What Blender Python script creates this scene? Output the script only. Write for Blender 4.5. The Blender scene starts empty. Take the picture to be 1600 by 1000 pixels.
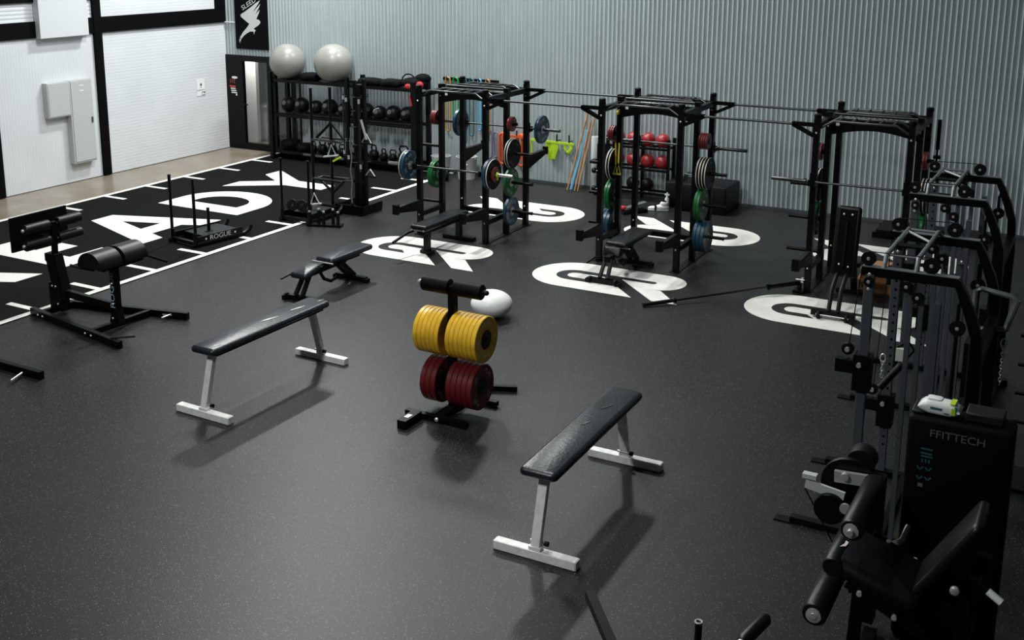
import bpy, bmesh, math, random
from mathutils import Vector, Matrix

random.seed(7)
PI = math.pi
scene = bpy.context.scene
C = scene.collection

# ------------------------------------------------------------------ camera
cd = bpy.data.cameras.new('camera')
cd.sensor_width = 36.0
cd.lens = 36.0 * 1757 / 1600
cd.shift_x = 45 / 1600
cd.shift_y = -199 / 1600
cd.clip_end = 200
cam = bpy.data.objects.new('camera', cd)
C.objects.link(cam)
cam.location = (0, 0, 4.45)
cam.rotation_euler = (PI / 2 - math.atan(391 / 1757), 0, math.atan(1031 / 1800))
scene.camera = cam

# ------------------------------------------------------------------ world, lamps, exposure
w = bpy.data.worlds.new('world')
scene.world = w
w.use_nodes = True
w.node_tree.nodes['Background'].inputs[0].default_value = (0.80, 0.93, 1.0, 1)
w.node_tree.nodes['Background'].inputs[1].default_value = 0.035
vs = scene.view_settings
vs.view_transform = 'Standard'
vs.look = 'None'
vs.exposure = 0.0
vs.gamma = 1.0
vs.use_curve_mapping = False


def area(name, loc, sx, sy, power, col=(0.93, 1.0, 0.98), target=None):
    l = bpy.data.lights.new(name, 'AREA')
    l.shape = 'RECTANGLE'
    l.size = sx
    l.size_y = sy
    l.energy = power
    l.color = col
    o = bpy.data.objects.new(name, l)
    C.objects.link(o)
    o.location = loc
    if target:
        o.rotation_euler = (Vector(target) - Vector(loc)).to_track_quat('-Z', 'Y').to_euler()
    return o


# linear high-bay ceiling fixtures of the hall (above the frame)
LC = (0.97, 1.0, 0.985)
area('high_bay_lamp', (-10.6, 12.4, 8.7), 0.5, 1.6, 640, LC)
area('high_bay_lamp', (-13.7, 17.4, 8.4), 0.5, 1.6, 720, LC)
area('high_bay_lamp', (-5.6, 8.0, 8.7), 0.5, 1.6, 360, LC)
area('high_bay_lamp', (-6.2, -0.5, 8.2), 0.5, 1.6, 700, LC)
area('high_bay_lamp', (-8.6, 17.7, 8.4), 0.5, 1.6, 430, LC)

# ------------------------------------------------------------------ materials
MATS = {}


def mat(name, col, rough=0.5, metal=0.0, spec=0.5, noise=0.0, nscale=8.0, bump=0.0, bscale=80.0, rvar=0.0, trans=0.0, emit=None, col2=None):
    m = bpy.data.materials.new(name)
    m.use_nodes = True
    nt = m.node_tree
    b = nt.nodes['Principled BSDF']
    b.inputs['Base Color'].default_value = (*col, 1)
    b.inputs['Roughness'].default_value = rough
    b.inputs['Metallic'].default_value = metal
    b.inputs['Specular IOR Level'].default_value = spec
    tc = nt.nodes.new('ShaderNodeTexCoord')
    if noise > 0 or col2:
        n = nt.nodes.new('ShaderNodeTexNoise')
        n.inputs['Scale'].default_value = nscale
        n.inputs['Detail'].default_value = 5
        nt.links.new(tc.outputs['Object'], n.inputs['Vector'])
        r = nt.nodes.new('ShaderNodeValToRGB')
        if col2:
            c0, c1 = col2, col
            r.color_ramp.elements[0].position = 0.35
            r.color_ramp.elements[1].position = 0.62
        else:
            c0 = [c * (1 - noise) for c in col]
            c1 = [min(1, c * (1 + noise)) for c in col]
            r.color_ramp.elements[0].position = 0.3
            r.color_ramp.elements[1].position = 0.7
        r.color_ramp.elements[0].color = (*c0, 1)
        r.color_ramp.elements[1].color = (*c1, 1)
        nt.links.new(n.outputs['Fac'], r.inputs['Fac'])
        nt.links.new(r.outputs['Color'], b.inputs['Base Color'])
    if bump > 0:
        n2 = nt.nodes.new('ShaderNodeTexNoise')
        n2.inputs['Scale'].default_value = bscale
        n2.inputs['Detail'].default_value = 3
        nt.links.new(tc.outputs['Object'], n2.inputs['Vector'])
        bp = nt.nodes.new('ShaderNodeBump')
        bp.inputs['Strength'].default_value = bump
        bp.inputs['Distance'].default_value = 0.01
        nt.links.new(n2.outputs['Fac'], bp.inputs['Height'])
        nt.links.new(bp.outputs['Normal'], b.inputs['Normal'])
    if emit:
        b.inputs['Emission Color'].default_value = (*emit[0], 1)
        b.inputs['Emission Strength'].default_value = emit[1]
    MATS[name] = m
    return m


mat('black_steel', (0.0014, 0.0014, 0.0015), 0.40, 0, 0.17, bump=0.05, bscale=300)
mat('black_matte', (0.0016, 0.0016, 0.0018), 0.7, 0, 0.08)
mat('black_rubber', (0.0028, 0.0028, 0.003), 0.55, 0, 0.18, bump=0.1, bscale=200)
mat('black_vinyl', (0.0030, 0.0036, 0.0042), 0.38, 0, 0.28, bump=0.12, bscale=160)
mat('worn_vinyl', (0.011, 0.0145, 0.018), 0.36, 0, 0.45, bump=0.3, bscale=35, noise=0.5, nscale=6)
mat('scuff_grey', (0.06, 0.065, 0.07), 0.6)
mat('tape_bits', (0.66, 0.60, 0.54), 0.7)
mat('steel', (0.55, 0.56, 0.56), 0.36, 0.6)
mat('bar_steel', (0.07, 0.072, 0.075), 0.36, 1.0)
mat('sleeve_steel', (0.45, 0.45, 0.44), 0.3, 1.0)
mat('bolt_steel', (0.66, 0.66, 0.64), 0.3, 0.6)
mat('white_paint', (0.84, 0.84, 0.82), 0.45, 0, 0.5, col2=(0.70, 0.70, 0.68), nscale=22, bump=0.1, bscale=90)
mat('grey_steel', (0.070, 0.082, 0.092), 0.38, 0.2, 0.5)
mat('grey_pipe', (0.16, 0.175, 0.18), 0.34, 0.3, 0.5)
mat('dark_shroud', (0.0012, 0.0012, 0.0013), 0.6, 0, 0.08)
mat('shroud_edge', (0.009, 0.0095, 0.010), 0.5, 0, 0.25)
mat('yellow_rubber', (0.78, 0.46, 0.028), 0.42, 0, 0.4, noise=0.12, nscale=14)
mat('red_rubber', (0.125, 0.008, 0.012), 0.42, 0, 0.4, noise=0.15, nscale=14)
mat('red_plate', (0.15, 0.018, 0.020), 0.4, 0, 0.4)
mat('blue_rubber', (0.009, 0.045, 0.085), 0.36, 0, 0.5, noise=0.1, nscale=10)
mat('green_rubber', (0.006, 0.125, 0.028), 0.36, 0, 0.5, noise=0.1, nscale=10)
mat('hub_black', (0.005, 0.0055, 0.0055), 0.5, 0, 0.3)
mat('print_white', (0.62, 0.62, 0.58), 0.6)
mat('print_gold', (0.95, 0.90, 0.74), 0.6)
mat('print_blue', (0.36, 0.50, 0.60), 0.6)
mat('print_dim', (0.10, 0.105, 0.105), 0.45)
mat('print_teal', (0.02, 0.09, 0.10), 0.5)
mat('rim_white', (0.60, 0.57, 0.50), 0.5)
mat('white_ball', (0.84, 0.85, 0.83), 0.42, bump=0.03, bscale=30)
mat('grey_ball', (0.25, 0.25, 0.23), 0.33, 0, 0.5)
mat('red_ball', (0.27, 0.011, 0.015), 0.35, 0, 0.5, bump=0.15, bscale=150)
mat('dark_ball', (0.0025, 0.0025, 0.0028), 0.42, 0, 0.22, bump=0.2, bscale=120)
mat('iron', (0.0022, 0.0022, 0.0025), 0.42, 0.0, 0.22)
mat('fabric_black', (0.0022, 0.0022, 0.0025), 0.8, 0, 0.1, bump=0.4, bscale=40)
mat('fabric_red', (0.42, 0.012, 0.02), 0.7, bump=0.2, bscale=60)
mat('orange_band', (0.62, 0.085, 0.015), 0.5)
mat('lime_band', (0.42, 0.62, 0.02), 0.5)
mat('green_band', (0.01, 0.26, 0.045), 0.5)
mat('blue_band', (0.10, 0.33, 0.52), 0.45)
mat('teal_band', (0.03, 0.11, 0.13), 0.5)
mat('purple_band', (0.16, 0.14, 0.26), 0.5)
mat('ochre_band', (0.36, 0.19, 0.05), 0.5)
mat('yellow_strap', (0.62, 0.50, 0.03), 0.6)
mat('wood', (0.42, 0.21, 0.08), 0.55, noise=0.25, nscale=9)
mat('wood_block', (0.42, 0.20, 0.075), 0.6, noise=0.3, nscale=12)
mat('foam_white', (0.46, 0.48, 0.48), 0.7, bump=0.2, bscale=90)
mat('shoe_white', (0.72, 0.74, 0.73), 0.5)
mat('plastic_white', (0.74, 0.76, 0.75), 0.35)
mat('panel_grey', (0.46, 0.475, 0.48), 0.42, 0.0, 0.4)
mat('wall_white', (0.62, 0.64, 0.665), 0.6, noise=0.04, nscale=1.3)
mat('duct_white', (0.60, 0.62, 0.645), 0.6)
mat('paper', (0.76, 0.77, 0.77), 0.8)
mat('ink', (0.05, 0.05, 0.055), 0.8)
mat('turf_white', (0.74, 0.74, 0.70), 0.9, bump=0.5, bscale=260, noise=0.08, nscale=60)
mat('logo_white', (0.76, 0.75, 0.70), 0.62, noise=0.09, nscale=4)
mat('banner_black', (0.002, 0.002, 0.0025), 0.8, 0, 0.1)
mat('banner_white', (0.56, 0.57, 0.58), 0.75)
mat('room_white', (0.66, 0.65, 0.63), 0.7)
mat('room_dark', (0.035, 0.042, 0.05), 0.7)
mat('amber', (0.6, 0.08, 0.03), 0.4)


def mat_floor():
    m = bpy.data.materials.new('rubber_floor')
    m.use_nodes = True
    nt = m.node_tree
    N, L = nt.nodes, nt.links
    b = N['Principled BSDF']
    tc = N.new('ShaderNodeTexCoord')
    # broad scuffs
    n1 = N.new('ShaderNodeTexNoise'); n1.inputs['Scale'].default_value = 0.9; n1.inputs['Detail'].default_value = 6
    n1.inputs['Roughness'].default_value = 0.62
    L.new(tc.outputs['Object'], n1.inputs['Vector'])
    r1 = N.new('ShaderNodeValToRGB')
    r1.color_ramp.elements[0].position = 0.3; r1.color_ramp.elements[0].color = (0.0105, 0.0105, 0.0103, 1)
    r1.color_ramp.elements[1].position = 0.72; r1.color_ramp.elements[1].color = (0.0150, 0.0150, 0.0148, 1)
    L.new(n1.outputs['Fac'], r1.inputs['Fac'])
    # grain
    n2 = N.new('ShaderNodeTexNoise'); n2.inputs['Scale'].default_value = 110; n2.inputs['Detail'].default_value = 2
    L.new(tc.outputs['Object'], n2.inputs['Vector'])
    mx = N.new('ShaderNodeMixRGB'); mx.blend_type = 'MULTIPLY'; mx.inputs['Fac'].default_value = 1
    r2 = N.new('ShaderNodeValToRGB')
    r2.color_ramp.elements[0].position = 0.3; r2.color_ramp.elements[0].color = (0.35, 0.35, 0.35, 1)
    r2.color_ramp.elements[1].position = 0.7; r2.color_ramp.elements[1].color = (1.75, 1.75, 1.75, 1)
    L.new(n2.outputs['Fac'], r2.inputs['Fac'])
    L.new(r1.outputs['Color'], mx.inputs['Color1']); L.new(r2.outputs['Color'], mx.inputs['Color2'])
    # rubber flecks
    v = N.new('ShaderNodeTexVoronoi'); v.inputs['Scale'].default_value = 88; v.inputs['Randomness'].default_value = 1.0
    L.new(tc.outputs['Object'], v.inputs['Vector'])
    lt = N.new('ShaderNodeMath'); lt.operation = 'LESS_THAN'; lt.inputs[1].default_value = 0.25
    L.new(v.outputs['Distance'], lt.inputs[0])
    sp = N.new('ShaderNodeSeparateColor')
    L.new(v.outputs['Color'], sp.inputs['Color'])
    gt = N.new('ShaderNodeMath'); gt.operation = 'GREATER_THAN'; gt.inputs[1].default_value = 0.72
    L.new(sp.outputs['Red'], gt.inputs[0])
    mu = N.new('ShaderNodeMath'); mu.operation = 'MULTIPLY'
    L.new(lt.outputs[0], mu.inputs[0]); L.new(gt.outputs[0], mu.inputs[1])
    fl = N.new('ShaderNodeValToRGB')
    fl.color_ramp.elements[0].color = (0.07, 0.066, 0.058, 1); fl.color_ramp.elements[1].color = (0.30, 0.285, 0.26, 1)
    L.new(sp.outputs['Green'], fl.inputs['Fac'])
    m2 = N.new('ShaderNodeMixRGB')
    L.new(mu.outputs[0], m2.inputs['Fac']); L.new(mx.outputs['Color'], m2.inputs['Color1']); L.new(fl.outputs['Color'], m2.inputs['Color2'])
    L.new(m2.outputs['Color'], b.inputs['Base Color'])
    b.inputs['Roughness'].default_value = 0.40
    b.inputs['Specular IOR Level'].default_value = 0.27
    bp = N.new('ShaderNodeBump'); bp.inputs['Strength'].default_value = 0.4; bp.inputs['Distance'].default_value = 0.004
    L.new(n2.outputs['Fac'], bp.inputs['Height']); L.new(bp.outputs['Normal'], b.inputs['Normal'])
    MATS['rubber_floor'] = m


def mat_turf():
    m = bpy.data.materials.new('black_turf')
    m.use_nodes = True
    nt = m.node_tree
    N, L = nt.nodes, nt.links
    b = N['Principled BSDF']
    tc = N.new('ShaderNodeTexCoord')
    n = N.new('ShaderNodeTexNoise'); n.inputs['Scale'].default_value = 120; n.inputs['Detail'].default_value = 3
    L.new(tc.outputs['Object'], n.inputs['Vector'])
    r = N.new('ShaderNodeValToRGB')
    r.color_ramp.elements[0].position = 0.35; r.color_ramp.elements[0].color = (0.0018, 0.0018, 0.0019, 1)
    r.color_ramp.elements[1].position = 0.7; r.color_ramp.elements[1].color = (0.008, 0.008, 0.0083, 1)
    L.new(n.outputs['Fac'], r.inputs['Fac']); L.new(r.outputs['Color'], b.inputs['Base Color'])
    b.inputs['Roughness'].default_value = 0.95
    b.inputs['Specular IOR Level'].default_value = 0.1
    bp = N.new('ShaderNodeBump'); bp.inputs['Strength'].default_value = 0.8; bp.inputs['Distance'].default_value = 0.008
    L.new(n.outputs['Fac'], bp.inputs['Height']); L.new(bp.outputs['Normal'], b.inputs['Normal'])
    MATS['black_turf'] = m


def mat_concrete():
    m = bpy.data.materials.new('sealed_concrete')
    m.use_nodes = True
    nt = m.node_tree
    N, L = nt.nodes, nt.links
    b = N['Principled BSDF']
    tc = N.new('ShaderNodeTexCoord')
    n = N.new('ShaderNodeTexNoise'); n.inputs['Scale'].default_value = 1.6; n.inputs['Detail'].default_value = 8
    n.inputs['Roughness'].default_value = 0.65
    L.new(tc.outputs['Object'], n.inputs['Vector'])
    r = N.new('ShaderNodeValToRGB')
    r.color_ramp.elements[0].position = 0.3; r.color_ramp.elements[0].color = (0.165, 0.125, 0.085, 1)
    r.color_ramp.elements[1].position = 0.68; r.color_ramp.elements[1].color = (0.26, 0.225, 0.18, 1)
    L.new(n.outputs['Fac'], r.inputs['Fac']); L.new(r.outputs['Color'], b.inputs['Base Color'])
    b.inputs['Roughness'].default_value = 0.28
    MATS['sealed_concrete'] = m


def mat_galv():
    m = bpy.data.materials.new('galvanised')
    m.use_nodes = True
    nt = m.node_tree
    N, L = nt.nodes, nt.links
    b = N['Principled BSDF']
    tc = N.new('ShaderNodeTexCoord')
    mp = N.new('ShaderNodeMapping'); mp.inputs['Scale'].default_value = (7, 7, 0.7)
    L.new(tc.outputs['Object'], mp.inputs['Vector'])
    n = N.new('ShaderNodeTexNoise'); n.inputs['Scale'].default_value = 1.5; n.inputs['Detail'].default_value = 6
    L.new(mp.outputs['Vector'], n.inputs['Vector'])
    r = N.new('ShaderNodeValToRGB')
    r.color_ramp.elements[0].position = 0.3; r.color_ramp.elements[0].color = (0.44, 0.50, 0.515, 1)
    r.color_ramp.elements[1].position = 0.7; r.color_ramp.elements[1].color = (0.50, 0.565, 0.58, 1)
    L.new(n.outputs['Fac'], r.inputs['Fac']); L.new(r.outputs['Color'], b.inputs['Base Color'])
    b.inputs['Metallic'].default_value = 0.3
    b.inputs['Roughness'].default_value = 0.38
    MATS['galvanised'] = m


def mat_glass():
    m = bpy.data.materials.new('door_glass')
    m.use_nodes = True
    b = m.node_tree.nodes['Principled BSDF']
    b.inputs['Base Color'].default_value = (0.9, 0.95, 0.95, 1)
    b.inputs['Roughness'].default_value = 0.02
    b.inputs['Transmission Weight'].default_value = 1.0
    b.inputs['IOR'].default_value = 1.45
    MATS['door_glass'] = m


mat_floor(); mat_turf(); mat_concrete(); mat_galv(); mat_glass()

# ------------------------------------------------------------------ mesh helpers
V = Vector


def frame(d, up=(0, 0, 1)):
    z = V(d).normalized()
    u = V(up)
    if abs(z.dot(u)) > 0.98:
        u = V((0, 1, 0)) if abs(z.y) < 0.9 else V((1, 0, 0))
    x = u.cross(z).normalized()
    y = z.cross(x).normalized()
    return x, y, z


class MB:
    def __init__(s):
        s.bm = bmesh.new()

    def poly3(s, vs, faces):
        b = [s.bm.verts.new(v) for v in vs]
        for f in faces:
            try:
                s.bm.faces.new([b[i] for i in f])
            except ValueError:
                pass
        return s

    def hexa(s, p):   # 8 points: bottom ring 0-3, top ring 4-7
        return s.poly3(p, [(3, 2, 1, 0), (4, 5, 6, 7), (0, 1, 5, 4), (1, 2, 6, 5), (2, 3, 7, 6), (3, 0, 4, 7)])

    def box(s, c, d, rz=0, m=None):
        x, y, z = d[0] / 2, d[1] / 2, d[2] / 2
        p = [V(q) for q in ((-x, -y, -z), (x, -y, -z), (x, y, -z), (-x, y, -z), (-x, -y, z), (x, -y, z), (x, y, z), (-x, y, z))]
        R = m if m is not None else Matrix.Rotation(rz, 3, 'Z')
        return s.hexa([V(c) + R @ q for q in p])

    def bb(s, a, b):  # box by two corners
        return s.box([(a[i] + b[i]) / 2 for i in range(3)], [abs(b[i] - a[i]) for i in range(3)])

    def bar(s, p0, p1, wx, wy, up=(0, 0, 1)):   # wx across, wy along up
        x, y, z = frame(V(p1) - V(p0), up)
        P = []
        for p in (p0, p1):
            for a, b in ((-1, -1), (1, -1), (1, 1), (-1, 1)):
                P.append(V(p) + x * a * wx / 2 + y * b * wy / 2)
        return s.hexa(P)

    def tube(s, p0, p1, r, n=12, r2=None):
        return s.path([p0, p1], r, n, r2=r2)

    def path(s, pts, r, n=8, r2=None, closed=False):
        pts = [V(p) for p in pts]
        rings = []
        k = len(pts)
        px = None
        for i, p in enumerate(pts):
            if closed:
                d = (pts[(i + 1) % k] - pts[i - 1])
            else:
                d = (pts[min(i + 1, k - 1)] - pts[max(i - 1, 0)])
            d.normalize()
            if px is None:
                x, y, z = frame(d)
            else:
                x = (px - d * px.dot(d))
                if x.length < 1e-5:
                    x = frame(d)[0]
                x.normalize()
                y = d.cross(x)
            px = x
            rr = r if r2 is None else r + (r2 - r) * i / (k - 1)
            sc = 1.0
            if 0 < i < k - 1:
                c = (pts[i + 1] - p).normalized().dot((p - pts[i - 1]).normalized())
                sc = min(1.5, 1 / max(0.3, math.sqrt((1 + c) / 2)))
            rings.append([s.bm.verts.new(p + (x * math.cos(2 * PI * j / n) + y * math.sin(2 * PI * j / n)) * rr * (sc if sc > 1.02 else 1)) for j in range(n)])
        m = k if closed else k - 1
        for i in range(m):
            a, b = rings[i], rings[(i + 1) % k]
            for j in range(n):
                try:
                    s.bm.faces.new((a[j], a[(j + 1) % n], b[(j + 1) % n], b[j]))
                except ValueError:
                    pass
        if not closed:
            s.bm.faces.new(rings[0][::-1])
            s.bm.faces.new(rings[-1])
        return s

    def lathe(s, prof, o=(0, 0, 0), axis=(0, 0, 1), n=32):   # prof: (radius, height)
        x, y, z = frame(axis)
        o = V(o)
        rings = []
        for r, h in prof:
            if r < 1e-6:
                rings.append([s.bm.verts.new(o + z * h)])
            else:
                rings.append([s.bm.verts.new(o + z * h + (x * math.cos(2 * PI * j / n) + y * math.sin(2 * PI * j / n)) * r) for j in range(n)])
        for a, b in zip(rings, rings[1:]):
            for j in range(n):
                q = [a[j % len(a)], a[(j + 1) % len(a)], b[(j + 1) % len(b)], b[j % len(b)]]
                u = []
                for t in q:
                    if t not in u:
                        u.append(t)
                if len(u) > 2:
                    try:
                        s.bm.faces.new(u)
                    except ValueError:
                        pass
        return s

    def ell(s, c, r, n=24, rz=0):
        k = n // 2
        R = Matrix.Rotation(rz, 3, 'Z')
        c = V(c)
        top = s.bm.verts.new(c + V((0, 0, r[2])))
        bot = s.bm.verts.new(c - V((0, 0, r[2])))
        rings = []
        for i in range(1, k):
            a = PI * i / k
            rings.append([s.bm.verts.new(c + R @ V((r[0] * math.sin(a) * math.cos(2 * PI * j / n), r[1] * math.sin(a) * math.sin(2 * PI * j / n), r[2] * math.cos(a)))) for j in range(n)])
        for j in range(n):
            s.bm.faces.new((top, rings[0][j], rings[0][(j + 1) % n]))
            s.bm.faces.new((bot, rings[-1][(j + 1) % n], rings[-1][j]))
        for a, b in zip(rings, rings[1:]):
            for j in range(n):
                s.bm.faces.new((a[j], b[j], b[(j + 1) % n], a[(j + 1) % n]))
        return s

    def prism(s, poly, o, ux, uy, t):   # extrude a 2d outline: base at o, thickness t along ux x uy
        o, ux, uy = V(o), V(ux), V(uy)
        nz = ux.cross(uy).normalized() * t
        k = len(poly)
        lo = [s.bm.verts.new(o + ux * a + uy * b) for a, b in poly]
        hi = [s.bm.verts.new(o + ux * a + uy * b + nz) for a, b in poly]
        f0 = s.bm.faces.new(lo[::-1])
        f1 = s.bm.faces.new(hi)
        for i in range(k):
            s.bm.faces.new((lo[i], lo[(i + 1) % k], hi[(i + 1) % k], hi[i]))
        if k > 4:
            f0.normal_update(); f1.normal_update()
            bmesh.ops.triangulate(s.bm, faces=[f0, f1], ngon_method='EAR_CLIP')
        return s

    def rbox(s, c, d, r, rz=0, n=4, puff=0.0):   # pad: rounded in plan, thickness d[2]
        x, y = d[0] / 2 - r, d[1] / 2 - r
        pl = []
        for cx, cy, a0 in ((x, y, 0), (-x, y, 90), (-x, -y, 180), (x, -y, 270)):
            for i in range(n + 1):
                a = math.radians(a0 + 90 * i / n)
                pl.append((cx, cy, math.cos(a), math.sin(a)))
        e = min(r, d[2] * 0.4)
        R = Matrix.Rotation(rz, 3, 'Z')
        rings = []
        h = d[2] / 2
        for zz, off in ((-h, -e), (-h + e * 0.4, -e * 0.25), (-h + e, 0), (h - e, 0), (h - e * 0.4, -e * 0.25), (h, -e)):
            rings.append([s.bm.verts.new(V(c) + R @ V((cx + ca * (r + off), cy + sa * (r + off), zz))) for cx, cy, ca, sa in pl])
        k = len(pl)
        for a, b in zip(rings, rings[1:]):
            for j in range(k):
                s.bm.faces.new((a[j], a[(j + 1) % k], b[(j + 1) % k], b[j]))
        s.bm.faces.new(rings[0][::-1])
        s.bm.faces.new(rings[-1])
        return s

    def text(s, txt, size, o, ux, uy, ext=0.001, align='CENTER', sx=1.0):
        cu = bpy.data.curves.new('t', 'FONT')
        cu.body = txt
        cu.size = size
        cu.align_x = align
        cu.align_y = 'CENTER'
        cu.resolution_u = 3
        ob = bpy.data.objects.new('t', cu)
        C.objects.link(ob)
        dg = bpy.context.evaluated_depsgraph_get()
        me = bpy.data.meshes.new_from_object(ob.evaluated_get(dg))
        ux, uy = V(ux), V(uy)
        nz = ux.cross(uy).normalized() * ext
        vs = [V(o) + ux * v.co.x * sx + uy * v.co.y + nz for v in me.vertices]
        s.poly3(vs, [tuple(p.vertices) for p in me.polygons])
        bpy.data.objects.remove(ob)
        bpy.data.curves.remove(cu)
        bpy.data.meshes.remove(me)
        return s

    def xf(s, M):
        bmesh.ops.transform(s.bm, matrix=M, verts=s.bm.verts)
        return s

    def mesh(s, name, m, ang=38):
        bmesh.ops.recalc_face_normals(s.bm, faces=s.bm.faces)
        me = bpy.data.meshes.new(name)
        s.bm.to_mesh(me)
        s.bm.free()
        me.materials.append(MATS[m])
        me.shade_smooth()
        me.set_sharp_from_angle(angle=math.radians(ang))
        return me

    def build(s, name, m, parent=None, bevel=0.0, seg=2, ang=38):
        o = bpy.data.objects.new(name, s.mesh(name, m, ang))
        C.objects.link(o)
        if parent:
            o.parent = parent
        if bevel:
            b = o.modifiers.new('bevel', 'BEVEL')
            b.width = bevel
            b.segments = seg
            b.limit_method = 'ANGLE'
            b.angle_limit = math.radians(40)
        return o


def tag(o, label=None, cat=None, group=None, kind=None):
    for k, v in (('label', label), ('category', cat), ('group', group), ('kind', kind)):
        if v:
            o[k] = v
    return o


def thing(name, label, cat, loc=(0, 0, 0), rz=0, group=None):
    o = bpy.data.objects.new(name, None)
    o.empty_display_size = 0.1
    C.objects.link(o)
    o.location = loc
    o.rotation_euler = (0, 0, rz)
    return tag(o, label, cat, group)


def put(name, mesh, parent=None, loc=(0, 0, 0), rot=(0, 0, 0)):
    o = bpy.data.objects.new(name, mesh)
    C.objects.link(o)
    o.parent = parent
    o.location = loc
    o.rotation_euler = rot
    return o


def copy_tree(o, parent=None):
    c = o.copy()
    C.objects.link(c)
    c.parent = parent
    for ch in list(o.children):
        copy_tree(ch, c)
    return c


def struct(o):
    o['kind'] = 'structure'
    return o


ORD = ['first', 'second', 'third', 'fourth', 'fifth', 'sixth', 'seventh', 'eighth', 'ninth']
# ------------------------------------------------------------------ the setting
LWX, BWY, TOP = -17.18, 18.66, 5.6

# floors
m = MB(); m.bb((-11.31, -3, -0.06), (7, BWY + 0.02, 0.0)); floor = struct(m.build('floor', 'rubber_floor'))
m = MB(); m.bb((-17.4, -3, -0.08), (-11.31, 24, -0.012)); struct(m.build('floor_concrete', 'sealed_concrete'))
m = MB(); m.bb((-15.76, -3, -0.012), (-11.31, BWY - 0.02, 0.008)); turf = struct(m.build('floor_turf', 'black_turf'))

# turf markings: two border lines, ticks and the letters READY (one mesh each)
UX, UY = (1, 0, 0), (0, 1, 0)


def flat(name, poly, z, t, matn, parent, holes=None):
    m = MB()
    m.prism(poly, (0, 0, z), UX, UY, t)
    return m.build(name, matn, parent)


def rect(x0, x1, y0, y1):
    return [(x0, y0), (x1, y0), (x1, y1), (x0, y1)]


TZ, TT = 0.008, 0.003
flat('border_line', rect(-15.755, -15.655, -3, 18.6), TZ, TT, 'turf_white', turf)
flat('border_line', rect(-11.415, -11.315, -3, 18.6), TZ, TT, 'turf_white', turf)
for k in range(-6, 11):
    y = 8.77 + 0.987 * k
    if y > 18.3:
        continue
    flat('tick_mark', rect(-15.655, -15.16, y - 0.045, y + 0.045), TZ, TT, 'turf_white', turf)
    flat('tick_mark', rect(-11.92, -11.415, y - 0.045, y + 0.045), TZ, TT, 'turf_white', turf)


def arc(cx, cy, rx, ry, a0, a1, n=16):
    return [(cx + rx * math.cos(math.radians(a0 + (a1 - a0) * i / n)), cy + ry * math.sin(math.radians(a0 + (a1 - a0) * i / n))) for i in range(n + 1)]


XB, XT = -12.62, -14.43    # foot and head of the letters


def letter(name, polys):
    # poly points are (y, v): v runs 0 at the letter's foot to 1 at its head
    m = MB()
    for p in polys:
        m.prism([(XB + (XT - XB) * v, y) for y, v in p], (0, 0, TZ), UX, UY, TT)
    return m.build(name, 'turf_white', turf)


letter('letter_r', [[(8.55, 0), (8.98, 0), (8.98, 0.38), (9.08, 0.38), (9.41, 0), (9.86, 0), (9.50, 0.42)] + arc(9.36, 0.71, 0.44, 0.29, -60, 90, 18) + [(8.55, 1.0), (8.55, 0.701), (8.98, 0.701), (8.98, 0.80)] + arc(9.30, 0.70, 0.16, 0.10, 90, -90, 10) + [(8.98, 0.60), (8.98, 0.699), (8.55, 0.699)]])
letter('letter_e', [[(10.20, 0), (11.22, 0), (11.22, 0.20), (10.63, 0.20), (10.63, 0.41), (11.10, 0.41), (11.10, 0.60), (10.63, 0.60), (10.63, 0.79), (11.22, 0.79), (11.22, 1), (10.20, 1)]])
letter('letter_a', [[(11.66, 0), (12.09, 0), (12.20, 0.185), (12.83, 0.185), (12.99, 0), (13.39, 0), (12.75, 1), (12.525, 1), (12.525, 0.74), (12.74, 0.385), (12.31, 0.385), (12.523, 0.74), (12.523, 1), (12.30, 1)]])
letter('letter_d', [[(13.77, 0), (14.36, 0)] + arc(14.38, 0.5, 0.83, 0.5, -90, 90, 24) + [(13.77, 1), (13.77, 0.501), (14.18, 0.501), (14.18, 0.79)] + arc(14.36, 0.5, 0.45, 0.29, 90, -90, 18) + [(14.18, 0.21), (14.18, 0.499), (13.77, 0.499)]])
letter('letter_y', [[(16.03, 0), (16.45, 0), (16.45, 0.47), (17.08, 1), (16.61, 1), (16.245, 0.69), (15.86, 1), (15.39, 1), (16.03, 0.47)]])

# floor logos in front of and behind each rack
logo = [(1.65, 0), (0.575, 0)] + arc(0.575, 0.575, 0.575, 0.575, 270, 90, 26) + [(1.74, 1.15)] + arc(1.74, 0.80, 0.35, 0.35, 90, -90, 18)[1:] + \
       [(1.88, 0.45), (2.27, 0), (1.92, 0), (1.24, 0.68), (1.66, 0.68)] + arc(1.66, 0.735, 0.055, 0.055, -90, 90, 8)[1:] + [(0.575, 0.79)] + \
       arc(0.575, 0.555, 0.235, 0.235, 90, 270, 16)[1:] + [(0.92, 0.32), (0.80, 0.45), (0.60, 0.45)] + arc(0.60, 0.555, 0.105, 0.105, 270, 90, 10)[1:] + [(0.99, 0.66)]
lm = MB()
lm.prism(logo[::-1], (0, 0, 0), UX, UY, 0.002)
lmesh = lm.mesh('floor_logo', 'logo_white')
for x in (-9.83, -6.86, -3.88):
    put('floor_logo', lmesh, floor, (x, 12.91, 0.0005))
for x in (-7.57, -4.6, -1.63):
    put('floor_logo', lmesh, floor, (x, 17.06, 0.0005), (0, 0, PI))

# ---- back wall: corrugated galvanised sheet
PITCH, AMP, NS = 0.0835, 0.020, 14


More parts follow.
